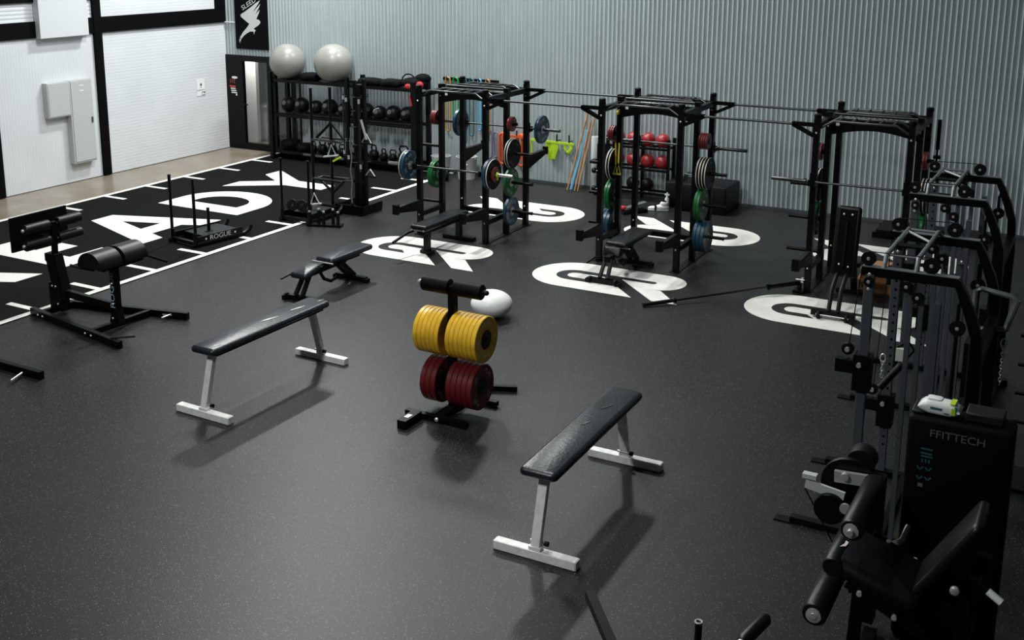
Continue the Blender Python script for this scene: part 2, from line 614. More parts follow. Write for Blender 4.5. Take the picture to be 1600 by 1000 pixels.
def corrugated(x0, x1, z0, z1):
    n = int((x1 - x0) / PITCH * NS)
    vs, fs = [], []
    for i in range(n + 1):
        x = x0 + (x1 - x0) * i / n
        y = BWY - AMP * math.cos(2 * PI * x / PITCH)
        vs += [(x, y, z0), (x, y, z1)]
        if i:
            a = 2 * i
            fs.append((a - 2, a, a + 1, a - 1))
    return vs, fs


m = MB()
v, f = corrugated(-15.12, 7, 0, TOP); m.poly3(v, f)
v, f = corrugated(LWX, -15.12, 2.06, TOP); m.poly3(v, f)
wb = struct(m.build('wall_back', 'galvanised', ang=80))
m = MB(); m.bb((-15.12, BWY - 0.03, 0), (7, BWY - 0.012, 0.05)); struct(m.build('baseboard_back', 'grey_steel'))

# ---- left wall: white ribbed panels, black posts and beams


def ribs_h(y0, y1, z0, z1, pitch, d):
    vs, fs = [], []
    n = int((z1 - z0) / pitch)
    zs = []
    for i in range(n):
        z = z0 + (z1 - z0) * i / n
        h = (z1 - z0) / n
        zs += [(z, 0), (z + h * 0.82, 0), (z + h * 0.86, -d), (z + h * 0.96, -d)]
    zs.append((z1, 0))
    for i, (z, o) in enumerate(zs):
        vs += [(LWX + o, y0, z), (LWX + o, y1, z)]
        if i:
            a = 2 * i
            fs.append((a - 2, a - 1, a + 1, a))
    return vs, fs


def ribs_v(y0, y1, z0, z1, pitch, d):
    vs, fs = [], []
    n = int((y1 - y0) / pitch)
    ys = []
    for i in range(n):
        y = y0 + (y1 - y0) * i / n
        h = (y1 - y0) / n
        ys += [(y, 0), (y + h * 0.82, 0), (y + h * 0.86, -d), (y + h * 0.96, -d)]
    ys.append((y1, 0))
    for i, (y, o) in enumerate(ys):
        vs += [(LWX + o, y, z0), (LWX + o, y, z1)]
        if i:
            a = 2 * i
            fs.append((a - 2, a - 1, a + 1, a))
    return vs, fs


wl = struct(thing('wall_left', None, None))
m = MB(); v, f = ribs_h(15.2, BWY, 0, 2.77, 0.062, 0.002); m.poly3(v, f); m.build('ribbed_panel', 'wall_white', wl)
m = MB(); v, f = ribs_v(12.76, 15.02, 0, 2.77, 0.062, 0.001); m.poly3(v, f); m.build('ribbed_panel', 'wall_white', wl)
m = MB(); v, f = ribs_v(6, 12.6, 0, 2.77, 0.062, 0.001); m.poly3(v, f); m.build('ribbed_panel', 'wall_white', wl)
m = MB(); v, f = ribs_h(15.2, 18.36, 3.05, TOP, 0.062, 0.002); m.poly3(v, f); m.build('ribbed_panel', 'wall_white', wl)
m = MB(); v, f = ribs_h(6, 15.02, 3.05, 3.40, 0.062, 0.002); m.poly3(v, f); m.build('ribbed_panel', 'wall_white', wl)
m = MB(); m.bb((LWX - 0.1, 6, 0), (LWX - 0.02, BWY + 0.1, TOP)); m.build('backing', 'black_matte', wl)
for a, b in (((LWX - 0.01, 15.02, 0), (LWX + 0.06, 15.2, TOP)), ((LWX - 0.01, 12.58, 0), (LWX + 0.06, 12.765, TOP)), ((LWX - 0.01, 18.36, 3.06), (LWX + 0.05, BWY - 0.02, TOP))):
    m = MB(); m.bb(a, b); struct(m.build('trim_1', 'black_matte'))
for a, b in (((LWX - 0.01, 6, 2.765), (LWX + 0.045, BWY - 0.02, 3.06)), ((LWX - 0.01, 6, 3.40), (LWX + 0.045, 15.02, TOP))):
    m = MB(); m.bb(a, b); struct(m.build('trim_2', 'black_matte'))

# duct box above the electrical panel
m = MB(); m.bb((LWX + 0.01, 13.70, 2.752), (LWX + 0.16, 14.80, TOP - 0.1))
tag(m.build('duct_box', 'duct_white', bevel=0.006), 'white boxed duct rising up the wall over the black beam', 'duct')

# electrical panel
ep = thing('electrical_panel', 'light grey stepped metal electrical cabinet mounted on the white wall', 'electrical panel', (LWX + 0.003, 14.26, 0.36))
m = MB(); m.bb((0, -0.50, 0.93), (0.13, -0.003, 1.575)); m.build('side_box', 'panel_grey', ep, bevel=0.006)
m = MB(); m.bb((0, 0.0, 0), (0.13, 0.53, 1.58)); m.build('body', 'panel_grey', ep, bevel=0.006)
d = MB(); d.bb((0.131, 0.03, 0.03), (0.142, 0.515, 1.56)); do = d.build('cabinet_door', 'panel_grey', ep, bevel=0.004)
m = MB(); m.bb((0.143, 0.455, 0.74), (0.158, 0.49, 0.85)); m.build('latch', 'grey_steel', do, bevel=0.003)
m = MB(); m.bb((0.143, 0.22, 1.46), (0.1445, 0.32, 1.475)); m.build('sticker', 'paper', do)
m = MB(); m.bb((0.143, 0.22, 1.36), (0.1445, 0.32, 1.38)); m.build('sticker', 'paper', do)
m = MB(); m.bb((0.131, -0.48, 0.95), (0.139, -0.02, 1.56)); m.build('cover_plate', 'panel_grey', ep, bevel=0.004)

# wall notices
s1 = thing('wall_notice', 'white square notice with a dark emblem on the white wall', 'sign', (LWX + 0.003, 17.82, 1.47))
m = MB(); m.bb((0, -0.13, -0.10), (0.008, 0.11, 0.125)); m.build('plate', 'paper', s1)
m = MB(); m.lathe([(0.028, 0), (0.028, 0.0012), (0, 0.0012)], (0.0082, 0.0, 0.01), (1, 0, 0), 16); m.bb((0.0082, -0.008, -0.06), (0.0092, 0.008, -0.02)); m.build('emblem', 'ink', s1)
s2 = thing('wall_notice', 'small white label strip with a grey box below the square notice', 'sign', (LWX + 0.003, 17.82, 1.29))
m = MB(); m.bb((0, -0.13, -0.05), (0.006, 0.13, 0.05)); m.build('plate', 'paper', s2)
m = MB(); m.bb((0.0062, 0.015, -0.042), (0.0072, 0.12, 0.035)); m.build('print', 'print_dim', s2)
m = MB(); m.bb((0.0073, 0.028, -0.03), (0.0080, 0.07, 0.02)); m.bb((0.0073, 0.08, -0.03), (0.008, 0.11, 0.0)); m.build('print_lines', 'paper', s2)

# banner with bird emblem on the back wall
bn = thing('banner', 'tall black wall banner with a white diving bird emblem', 'banner', (-16.39, BWY - 0.034, 2.2))
m = MB(); m.bb((-0.46, -0.006, 0), (0.46, 0.004, 1.75)); m.build('cloth', 'banner_black', bn)


def bpt(px, py):   # banner sketch units to banner local x, z
    return ((px - 345) / 440 * 0.94 , (590 - py) / 590 * 1.05)


bird = [(183, 520), (178, 490), (190, 450), (230, 390), (280, 335), (320, 285), (285, 260), (215, 205), (207, 190), (215, 172), (260, 145), (340, 90), (420, 30), (470, 0), (450, 35), (365, 150), (440, 75), (472, 40), (455, 85), (400, 170), (462, 110), (450, 150), (412, 225), (440, 228), (462, 250), (462, 270), (440, 295), (372, 340), (400, 362), (385, 375), (375, 410), (370, 375), (325, 375), (280, 400), (240, 430), (205, 470), (190, 500)]
m = MB(); m.prism([bpt(*p) for p in bird][::-1], (0, -0.007, 0), (1, 0, 0), (0, 0, 1), 0.002); m.build('bird_emblem', 'banner_white', bn)
m = MB(); m.lathe([(0.012, 0), (0.012, 0.001), (0, 0.001)], (bpt(195, 462)[0], -0.0095, bpt(195, 462)[1]), (0, -1, 0), 10); m.build('eye', 'banner_black', bn)
a = math.atan2(bpt(410, 5)[1] - bpt(235, 115)[1], bpt(410, 5)[0] - bpt(235, 115)[0])
ux, uz = (math.cos(a), 0, math.sin(a)), (-math.sin(a), 0, math.cos(a))
m = MB(); m.text('SLEED', 0.145, (bpt(228, 112)[0], -0.0075, bpt(228, 112)[1] + 0.01), ux, uz, 0.001, 'LEFT', 1.15); m.build('lettering', 'banner_white', bn)

m = MB(); m.tube((LWX + 0.02, BWY - 0.04, 2.76), (-16.87, BWY - 0.04, 2.76), 0.014, 8)
tag(m.build('conduit', 'duct_white'), 'thin white conduit between wall corner and black banner', 'conduit')

# storefront door in the back wall corner
dr = struct(thing('door_1', 'black framed glass door in the corner beside the shelving', None, (0, 0, 0)))
Y0, Y1 = BWY - 0.04, BWY + 0.05
m = MB()
for a, b in (((LWX + 0.005, 0), (-16.70, 2.06)), ((-16.70, 1.93), (-16.02, 2.06)), ((-16.70, 0), (-16.02, 0.14)), ((-16.02, 0), (-15.80, 2.06)), ((-15.80, 1.75), (-15.12, 2.06)), ((-15.80, 0), (-15.12, 0.12)), ((-15.16, 0.12), (-15.12, 1.75))):
    m.bb((a[0], Y0, a[1]), (b[0], Y1, b[1]))
m.build('door_frame', 'black_steel', dr)
m = MB(); m.bb((-16.70, BWY, 0.14), (-16.02, BWY + 0.008, 1.93)); m.build('glass_pane', 'door_glass', dr)
m = MB(); m.bb((-15.80, BWY, 0.12), (-15.16, BWY + 0.008, 1.75)); m.build('glass_pane', 'door_glass', dr)
m = MB(); m.path([(-16.655, Y0, 1.0), (-16.655, Y0 - 0.05, 1.0), (-16.54, Y0 - 0.055, 0.995)], 0.012, 8); m.build('door_handle', 'black_steel', dr)
m = MB(); m.tube((-15.87, Y0 - 0.03, 1.45), (-15.87, Y0 - 0.03, 1.68), 0.019, 10); m.bb((-15.88, Y0 - 0.03, 1.46), (-15.86, Y0, 1.48)); m.bb((-15.88, Y0 - 0.03, 1.65), (-15.86, Y0, 1.67)); m.build('pull_bar', 'plastic_white', dr)

# sticker cluster on the dark panel beside the door
st = thing('door_sticker', 'red and white sticker block on the black panel beside the door', 'sticker', (-16.98, Y0 - 0.002, 1.4))
m = MB(); m.prism(arc(0.045, 0.165, 0.085, 0.028, 0, 360, 20)[:-1], (0, 0, 0), (1, 0, 0), (0, 0, 1), 0.001); m.build('oval_badge', 'paper', st)
m = MB(); m.bb((-0.09, -0.001, 0.03), (-0.06, 0, 0.13)); m.bb((-0.04, -0.001, 0.05), (0.0, 0, 0.13)); m.bb((0.02, -0.001, 0.03), (0.05, 0, 0.13)); m.build('figure_print', 'red_plate', st)
m = MB(); m.bb((-0.11, -0.001, -0.045), (0.06, 0, -0.015)); m.build('red_strip', 'amber', st)
m = MB()
for k in range(3):
    m.bb((-0.08 + 0.01 * k, -0.001, -0.09 - 0.045 * k), (0.06 + 0.02 * k, 0, -0.065 - 0.045 * k))
m.bb((0.06, -0.001, -0.23), (0.10, 0, -0.19))
m.build('text_strips', 'paper', st)

# room behind the glass
m = MB()
m.bb((-20.2, 20.9, 0), (-14.9, 21.0, 2.5)); m.bb((-20.2, BWY + 0.06, 2.45), (-14.9, 21.0, 2.55)); m.bb((-14.95, BWY + 0.06, 0), (-14.85, 21.0, 2.5)); m.bb((-20.3, BWY + 0.06, 0), (-20.2, 21.0, 2.5)); m.bb((-16.28, BWY + 0.22, 0), (-14.9, BWY + 0.30, 2.45))  # last box is a dark blank added to darken the view through the second pane
struct(m.build('wall_office_and_blank', 'room_dark'))
m = MB(); m.bb((-17.45, 19.30, -0.01), (-16.93, 19.40, 2.45)); struct(m.build('wall_partition', 'room_white'))
m = MB(); m.bb((-20.2, BWY + 0.06, -0.06), (-17.4, 21.0, -0.012)); struct(m.build('floor_office', 'room_dark'))
ct = thing('reception_counter', 'pale reception counter seen through the glass door', 'counter', (-17.42, 19.9, -0.012))
m = MB(); m.bb((-0.60, -0.20, 0), (0.42, 0.25, 0.78)); m.build('body', 'room_white', ct)
m = MB(); m.bb((-0.64, -0.25, 0.782), (0.60, 0.30, 0.82)); m.build('counter_top', 'plastic_white', ct)
area('office_fill_light', (-16.9, 18.98, 2.42), 0.4, 0.3, 42, (1, 0.97, 0.93))  # unseen fill light, added to brighten the partition and counter behind the glass
# ------------------------------------------------------------------ power racks
YF, YM, YR, RH = 14.30, 14.95, 15.60, 2.286
RX = [(-9.32, -8.15), (-6.28, -5.12), (-3.32, -2.18)]
S = 0.076

u = MB(); u.box((0, 0, RH / 2), (S, S, RH))
for i in range(18):   # bolt holes shown as shallow dark discs
    pass
UPM = u.mesh('upright', 'black_steel')
b = MB(); b.lathe([(0.014, 0), (0.014, 0.004), (0.008, 0.010), (0, 0.010)], (0, 0, 0), (0, -1, 0), 8)
BOLT = b.mesh('bolt', 'bolt_steel')
p = MB(); p.bb((-0.07, -0.07, 0), (0.07, 0.07, 0.008))
FOOT = p.mesh('foot_plate', 'black_steel')
c_ = MB(); c_.lathe([(0.04, 0), (0.048, 0.01), (0.048, 0.045), (0.03, 0.055), (0, 0.055)], (0, 0, 0), (0, 0, 1), 12)
CAP = c_.mesh('top_cap', 'black_rubber')
g_ = MB(); g_.lathe([(0.0, 0), (0.036, 0), (0.036, 0.012), (0.0245, 0.014), (0.0245, 0.40), (0.028, 0.402), (0.028, 0.418), (0, 0.42)], (0, 0, 0), (1, 0, 0), 12)
PEG = g_.mesh('storage_peg', 'black_steel')
g_ = MB(); g_.lathe([(0.0, 0), (0.036, 0), (0.036, 0.012), (0.0245, 0.014), (0.0245, 0.15), (0.0, 0.152)], (0, 0, 0), (1, 0, 0), 12)
SPEG = g_.mesh('storage_peg', 'black_steel')


def multigrip(y0, y1, xl, xr):
    m = MB()
    z = RH - 0.03
    for y in (y0, y1):
        m.path([(xl + 0.03, y, z - 0.10), (xl + 0.19, y, z), (xr - 0.19, y, z), (xr - 0.03, y, z - 0.10)], 0.0155, 8)
    n = 5
    for k in range(n):
        x = xl + 0.24 + (xr - xl - 0.48) * k / (n - 1)
        m.tube((x, y0, z), (x, y1, z), 0.0145, 8)
    return m


def rack(i, label, left_link, right_link, rear_arms):
    xl, xr = RX[i]
    cx = (xl + xr) / 2
    t = thing('power_rack', label, 'power rack', (cx, YM, 0), 0, 'power racks along the corrugated wall')
    L = lambda x, y, z: (x - cx, y - YM, z)
    for x in (xl, xr):
        for y in (YF, YM, YR):
            up = put('upright', UPM, t, L(x, y, 0))
            put('foot_plate', FOOT, up, (0, 0, 0))
            for z in (0.32, 2.10):
                put('bolt', BOLT, up, (0, -S / 2, z))
            if not (y == YM):
                put('top_cap', CAP, up, (0, 0, RH))
        m = MB(); m.bar(L(x, YF + S / 2, RH - 0.10), L(x, YR - S / 2, RH - 0.10), S * 0.95, S)
        m.build('top_side_beam', 'black_steel', t)
        m = MB(); m.bar(L(x, YF + S / 2, 0.32), L(x, YM - S / 2, 0.32), S * 0.8, S)
        m.build('side_brace', 'black_steel', t)
        m = MB(); m.bar(L(x, YF + S / 2, 0.006), L(x, YR - S / 2, 0.006), 0.10, 0.012)
        m.build('floor_strip', 'black_steel', t)
        sg = -1 if x == xl else 1
        for z in (0.38, 0.835, 1.29, 1.745):
            put('storage_peg', SPEG if z > 1.6 else PEG, t, L(x + sg * S / 2, YM, z), (0, 0, 0 if sg > 0 else PI))
        # spotter arm at the front: box arm with a lighter wear strip on top
        ya, yb = YF - S / 2, YF - 0.64
        m = MB()
        m.poly3([L(x - 0.038, ya, 0.38), L(x + 0.038, ya, 0.38), L(x + 0.038, ya, 0.545), L(x - 0.038, ya, 0.545), L(x - 0.038, yb, 0.47), L(x + 0.038, yb, 0.47), L(x + 0.038, yb, 0.545), L(x - 0.038, yb, 0.545)], [(0, 1, 2, 3), (7, 6, 5, 4), (0, 4, 5, 1), (1, 5, 6, 2), (2, 6, 7, 3), (3, 7, 4, 0)])
        m.bb(L(x - 0.045, yb, 0.45), L(x + 0.045, yb - 0.06, 0.60))
        arm = m.build('spotter_arm', 'black_steel', t)
        m = MB(); m.bb(L(x - 0.03, ya, 0.546), L(x + 0.03, yb + 0.005, 0.556)); m.build('wear_strip', 'shroud_edge', arm)
        if rear_arms:
            ya, yb = YR + S / 2, YR + 0.66
            m = MB()
            m.poly3([L(x - 0.034, ya, 0.92), L(x + 0.034, ya, 0.92), L(x + 0.034, ya, 1.14), L(x - 0.034, ya, 1.14), L(x - 0.034, yb, 1.07), L(x + 0.034, yb, 1.07), L(x + 0.034, yb, 1.14), L(x - 0.034, yb, 1.14)], [(0, 1, 2, 3), (7, 6, 5, 4), (0, 4, 5, 1), (1, 5, 6, 2), (2, 6, 7, 3), (3, 7, 4, 0)])
            m.bb(L(x - 0.04, yb, 1.06), L(x + 0.04, yb + 0.05, 1.18))
            m.build('spotter_arm', 'black_steel', t)
    # arched name plate in the middle plane
    n = 14
    w2 = (xr - xl) / 2 - S / 2
    top = [(-w2, RH - 0.07), (w2, RH - 0.07)]
    bot = [(w2 - 2 * w2 * k / n, 1.99 + 0.085 * math.sin(PI * k / n)) for k in range(n + 1)]
    m = MB(); m.prism(top[::-1] + bot[::-1], (0, -0.02, 0), (1, 0, 0), (0, 0, 1), 0.03)
    ap = m.build('arched_crossmember', 'black_steel', t)
    m = MB(); m.prism([(-w2 + 0.06, 2.115), (-w2 + 0.10, 2.115), (-w2 + 0.11, 2.13), (-w2 + 0.10, 2.145), (-w2 + 0.11, 2.16), (-w2 + 0.10, 2.175), (-w2 + 0.06, 2.175)], (0, -0.052, 0), (1, 0, 0), (0, 0, 1), 0.001)
    m.build('badge', 'print_white', ap)
    m = MB(); m.tube(L(xl + S / 2, YM + 0.09, RH - 0.035), L(xr - S / 2, YM + 0.09, RH - 0.035), 0.017, 10); m.bar(L(xl, YM + 0.09, RH - 0.06), L(xl, YM, RH - 0.06), 0.05, 0.09); m.bar(L(xr, YM + 0.09, RH - 0.06), L(xr, YM, RH - 0.06), 0.05, 0.09)
    m.build('pull_up_bar', 'bar_steel', t)
    m = MB(); m.bar(L(xl + S / 2, YR, RH - 0.10), L(xr - S / 2, YR, RH - 0.10), 0.06, S); m.build('rear_crossmember', 'black_steel', t)
    m = MB(); m.bar(L(xl + S / 2, YR, 0.15), L(xr - S / 2, YR, 0.15), 0.06, S); m.build('rear_base_beam', 'black_steel', t)
    m = multigrip(YF + 0.03, YF + 0.36, xl, xr).xf(Matrix.Translation((-cx, -YM, 0))); m.build('multi_grip_bar', 'bar_steel', t)
    m = multigrip(YM + 0.26, YR - 0.06, xl, xr).xf(Matrix.Translation((-cx, -YM, 0))); m.build('multi_grip_bar', 'bar_steel', t)
    for link, x, sg in ((left_link, xl, -1), (right_link, xr, 1)):
        if link:
            for y in (YF, YR):
                m = MB()
                o = x + sg * S / 2
                e_ = L(o, y, RH - 0.065)
                for dy in (-0.026, 0.026):
                    q = V(e_) + V((0, dy, 0))
                    m.bar(q + V((0, 0, -0.024)), q + V((sg * 0.28, 0, -0.024)), 0.008, 0.048)
                    m.bar(q + V((0, 0, -0.165)), q + V((sg * 0.27, 0, -0.035)), 0.008, 0.046)
                m.bb(L(o, y - 0.035, RH - 0.20), L(o + sg * 0.012, y + 0.03, RH - 0.065))
                m.build('link_bracket', 'black_steel', t)
    return t


R1 = rack(0, 'black power rack nearest the turf, loaded with blue and green plates', False, True, True)
R2 = rack(1, 'black power rack in the middle of the three', True, True, False)
R3 = rack(2, 'black power rack farthest right with an empty barbell across it', True, False, False)
for a, b, nm in ((0, 1, 'left and middle'), (1, 2, 'middle and right')):
    for y, fr in ((YF, 'front'), (YR, 'rear')):
        m = MB(); m.tube((RX[a][1] + S / 2 + (0.0), y, RH - 0.095), (RX[b][0] - S / 2, y, RH - 0.095), 0.0165, 10)
        tag(m.build('link_bar', 'bar_steel'), f'{fr} black pull-up bar spanning the gap between the {nm} racks', 'pull-up bar', 'bars linking the racks')

# ------------------------------------------------------------------ plates and barbells


def plate_mesh(key, r, t, body, hub, rh, rim=None):
    """disc along +X, centred on its own thickness"""
    m = MB()
    h = t / 2
    m.lathe([(rh, -h + 0.004), (rh + 0.004, -h + 0.004), (rh + 0.02, -h + 0.002), (r - 0.035, -h + 0.002), (r - 0.03, -h), (r - 0.006, -h), (r, -h + 0.006), (r, h - 0.006), (r - 0.006, h), (r - 0.03, h), (r - 0.035, h - 0.002), (rh + 0.02, h - 0.002), (rh + 0.004, h - 0.004), (rh, h - 0.004)], (0, 0, 0), (1, 0, 0), 40)
    B = m.mesh('bumper_plate', body, 30)
    m = MB(); m.lathe([(0.026, -h - 0.001), (rh, -h + 0.002), (rh, h - 0.002), (0.026, h + 0.001), (0.026, -h - 0.001)], (0, 0, 0), (1, 0, 0), 28)
    H = m.mesh('hub', hub, 30)
    return B, H


def printing(r, h, matn, words, rad, size, rot=0.0, both=True):
    m = MB()
    for k, wd in enumerate(words):
        a = PI / 2 - k * 2 * PI / len(words) + rot
        for sg in ((1, -1) if both else (1,)):
            ra = V((0, math.cos(a) * sg, math.sin(a)))
            ux = V((0, math.sin(a) * sg, -math.cos(a)))
            m.text(wd, size, V((sg * (h + 0.0002), 0, 0)) + ra * rad, ux, ra, 0.0008)
    return m.mesh('lettering', matn)


PM = {}
PM['yellow'] = (*plate_mesh('y', 0.225, 0.046, 'yellow_rubber', 'hub_black', 0.095), printing(0.225, 0.021, 'print_gold', ['PLAE', '15', 'PLAE', '15'], 0.155, 0.062))
PM['red'] = (*plate_mesh('r', 0.225, 0.056, 'red_rubber', 'hub_black', 0.098), printing(0.225, 0.026, 'print_white', ['PLAE', '25', 'PLAE', '25'], 0.16, 0.062, -0.75))
PM['blue'] = (*plate_mesh('b', 0.225, 0.055, 'blue_rubber', 'steel', 0.065), printing(0.225, 0.0255, 'print_blue', ['PLAE', '20', 'PLAE', '20'], 0.15, 0.085))
PM['green'] = (*plate_mesh('g', 0.225, 0.042, 'green_rubber', 'steel', 0.065), printing(0.225, 0.019, 'print_white', ['PLAE', '10', 'PLAE', '10'], 0.15, 0.085))
PM['black'] = (*plate_mesh('k', 0.225, 0.040, 'black_rubber', 'hub_black', 0.06), printing(0.225, 0.018, 'print_dim', ['PLAE', '5', 'PLAE', '5'], 0.155, 0.06))
PM['small'] = (*plate_mesh('s', 0.115, 0.030, 'red_plate', 'hub_black', 0.04), printing(0.115, 0.013, 'print_white', ['2.5', '2.5', '2.5'], 0.075, 0.034))
rm = MB(); rm.lathe([(0.222, 0.0125), (0.2262, 0.0120), (0.2262, -0.0015), (0.222, -0.002)], (0, 0, 0), (1, 0, 0), 40)
RIM = rm.mesh('white_rim', 'rim_white', 30)
TH = dict(yellow=0.046, red=0.056, blue=0.055, green=0.042, black=0.040, small=0.030)
CN = dict(yellow='yellow', red='dark red', blue='blue', green='green', black='black white-rimmed', small='small red')


def plate(col, x, y, z, label, group, rot=0.0):
    B, H, T = PM[col]
    o = put('bumper_plate', B, None, (x, y, z), (rot, 0, 0))
    tag(o, label, 'weight plate', group)
    put('hub', H, o)
    put('lettering', T, o)
    if col == 'black':
        put('white_rim', RIM, o)
    return o


def stack(col, n, x0, sg, y, z, where, group, gap=0.0015):
    """n plates from x0 outward along sg on one peg"""
    x = x0
    for k in range(n):
        x += sg * TH[col] / 2
        nm = f'{"only" if n == 1 else ORD[k]} {CN[col]} plate {"" if n == 1 else "out "}on {where}'
        plate(col, x, y, z, nm, group, random.uniform(-0.6, 0.6))
        x += sg * (TH[col] / 2 + gap)
    return x


names = ['left rack', 'middle rack', 'right rack']
load = {
    (0, -1): [('green', 2, .835), ('small', 3, 1.745)],
    (0, 1): [('blue', 1, .38), ('green', 1, .835), ('black', 2, 1.29), ('small', 2, 1.745)],
    (1, -1): [('blue', 3, .38), ('green', 2, .835), ('black', 2, 1.29), ('small', 3, 1.745)],
    (1, 1): [('blue', 3, .38), ('green', 2, .835), ('black', 4, 1.29), ('small', 4, 1.745)],
    (2, -1): [('green', 2, .835), ('black', 2, 1.29), ('small', 2, 1.745)],
    (2, 1): [('green', 2, .835), ('black', 3, 1.29), ('small', 2, 1.745)],
}
hz = {.38: 'lowest', .835: 'second lowest', 1.29: 'second highest', 1.745: 'top'}
for (i, sg), lst in load.items():
    x = RX[i][0 if sg < 0 else 1] + sg * (S / 2 + 0.02)
    side = 'left' if sg < 0 else 'right'
    for col, n, z in lst:
        stack(col, n, x, sg, YM, z, f"the {names[i]}'s {hz[z]} {side} peg", f'plates stored on the {names[i]}')

bs = MB(); bs.tube((-0.66, 0, 0), (0.66, 0, 0), 0.0142, 10); SHAFT = bs.mesh('shaft', 'bar_steel')
bs = MB(); bs.lathe([(0, 0), (0.037, 0), (0.037, 0.03), (0.025, 0.032), (0.025, 0.44), (0.021, 0.445), (0, 0.445)], (0.655, 0, 0), (1, 0, 0), 14); SLEEVE = bs.mesh('sleeve', 'sleeve_steel')
bs = MB(); bs.lathe([(0, 0), (0.037, 0), (0.037, 0.03), (0.025, 0.032), (0.025, 0.44), (0.021, 0.445), (0, 0.445)], (0.655, 0, 0), (1, 0, 0), 14); SLEEVEB = bs.mesh('sleeve', 'bar_steel')


def barbell(x, y, z, label, dark=False):
    t = thing('barbell', label, 'barbell', (x, y, z), 0, 'barbells on the racks')
    put('shaft', SHAFT, t)
    put('sleeve', SLEEVEB if dark else SLEEVE, t)
    put('sleeve', SLEEVEB if dark else SLEEVE, t, (0, 0, 0), (0, 0, PI))
    return t


jc = MB(); jc.bb((-0.045, -0.10, -0.05), (0.045, 0.0, -0.018)); jc.bb((-0.045, -0.105, -0.05), (0.045, -0.092, 0.03)); jc.bb((-0.045, -0.012, -0.06), (0.045, 0, 0.10))
JC = jc.mesh('bar_hook', 'black_steel')


def hooks(root, i, z, y, back=False):
    cx = sum(RX[i]) / 2
    for x in RX[i]:
        put('bar_hook', JC, root, (x - cx, y - YM, z), (0, 0, PI if back else 0))


hooks(R1, 0, 1.10, YF - S / 2)
barbell(-8.735, YF - S / 2 - 0.055, 1.10, 'loaded barbell racked at the front of the left rack')
xx = stack('blue', 1, -8.735 - 0.69, -1, YF - S / 2 - 0.055, 1.10, 'the left sleeve of the front loaded barbell', 'plates on the front barbell')
stack('black', 1, xx, -1, YF - S / 2 - 0.055, 1.10, 'the left sleeve of the front loaded barbell', 'plates on the front barbell')
xx = stack('blue', 1, -8.735 + 0.69, 1, YF - S / 2 - 0.055, 1.10, 'the right sleeve of the front loaded barbell', 'plates on the front barbell')
xx = stack('black', 1, xx, 1, YF - S / 2 - 0.055, 1.10, 'the right sleeve of the front loaded barbell', 'plates on the front barbell')
xx = stack('small', 1, xx, 1, YF - S / 2 - 0.055, 1.10, 'the right sleeve of the front loaded barbell', 'plates on the front barbell')
cl = MB(); cl.lathe([(0.026, 0), (0.04, 0), (0.04, 0.03), (0.026, 0.03), (0.026, 0)], (0, 0, 0), (1, 0, 0), 16); cl.bb((0.008, -0.01, -0.075), (0.022, 0.01, -0.03))
tag(put('bar_collar', cl.mesh('bar_collar', 'lime_band'), None, (xx + 0.01, YF - S / 2 - 0.055, 1.10)), 'small lime clamp on the right end of the loaded barbell', 'collar')
hooks(R1, 0, 1.565, YR + S / 2, True)
barbell(-8.70, YR + S / 2 + 0.055, 1.565, 'barbell with one blue plate each end behind the left rack', True)
stack('blue', 1, -8.70 - 0.69, -1, YR + S / 2 + 0.055, 1.565, 'the left end of the barbell behind the left rack', 'plates on the rear barbell')
stack('blue', 1, -8.70 + 0.75, 1, YR + S / 2 + 0.055, 1.565, 'the right end of the barbell behind the left rack', 'plates on the rear barbell')
hooks(R2, 1, 1.52, YR + S / 2, True)
barbell(-5.71, YR + S / 2 + 0.055, 1.52, 'empty barbell racked behind the middle rack', True)
hooks(R3, 2, 1.48, YF - S / 2)
barbell(-2.74, YF - S / 2 - 0.055, 1.48, 'empty dark barbell across the front of the right rack', True)

# landmine bar lying on the floor, pivot at the right rack's foot
t = thing('landmine_bar', 'long barbell lying on the floor in a pivot by the right rack', 'barbell', (-3.40, 14.22, 0))
m = MB(); m.box((0, 0, 0.02), (0.14, 0.14, 0.04)); m.tube((0, 0, 0.03), (0, 0, 0.13), 0.03, 12); m.build('pivot_base', 'black_steel', t)
a, b = V((-0.02, -0.03, 0.13)), V((-1.54, -1.59, 0.028))
d = (b - a).normalized()
m = MB(); m.tube(a - d * 0.02, a + d * 0.43, 0.030, 12); m.tube(a + d * 0.40, a + d * 0.43, 0.04, 12); m.build('pivot_sleeve', 'black_steel', t)
m = MB(); m.tube(a + d * 0.43, b - d * 0.43, 0.0142, 10); m.build('shaft', 'bar_steel', t)
m = MB(); m.tube(b - d * 0.43, b, 0.025, 14); m.tube(b - d * 0.45, b - d * 0.42, 0.037, 14); m.build('sleeve', 'bar_steel', t)
m = MB(); m.box((0.03, 0.02, 0.16), (0.03, 0.05, 0.06)); m.tube((-0.05, 0, 0.17), (0.06, 0, 0.17), 0.01, 8); m.build('pivot_pin', 'steel', t)

# upright barbell stored at the right rack
t = thing('barbell', 'barbell stored standing upright at the back of the right rack', 'barbell', (-2.06, YR + 0.06, 0))
m = MB(); m.tube((0, 0, 0.44), (0, 0, 1.78), 0.0142, 10); m.build('shaft', 'black_steel', t)
m = MB(); m.tube((0, 0, 1.78), (0, 0, 2.18), 0.026, 12); m.build('sleeve', 'black_steel', t)
m = MB(); m.tube((0, 0, 0.03), (0, 0, 0.44), 0.026, 12); m.build('sleeve', 'black_steel', t)
m = MB(); m.box((0, 0, 0.015), (0.1, 0.1, 0.03)); m.tube((0, 0, 1.66), (0, 0, 1.70), 0.05, 12); m.build('holder', 'black_steel', t)

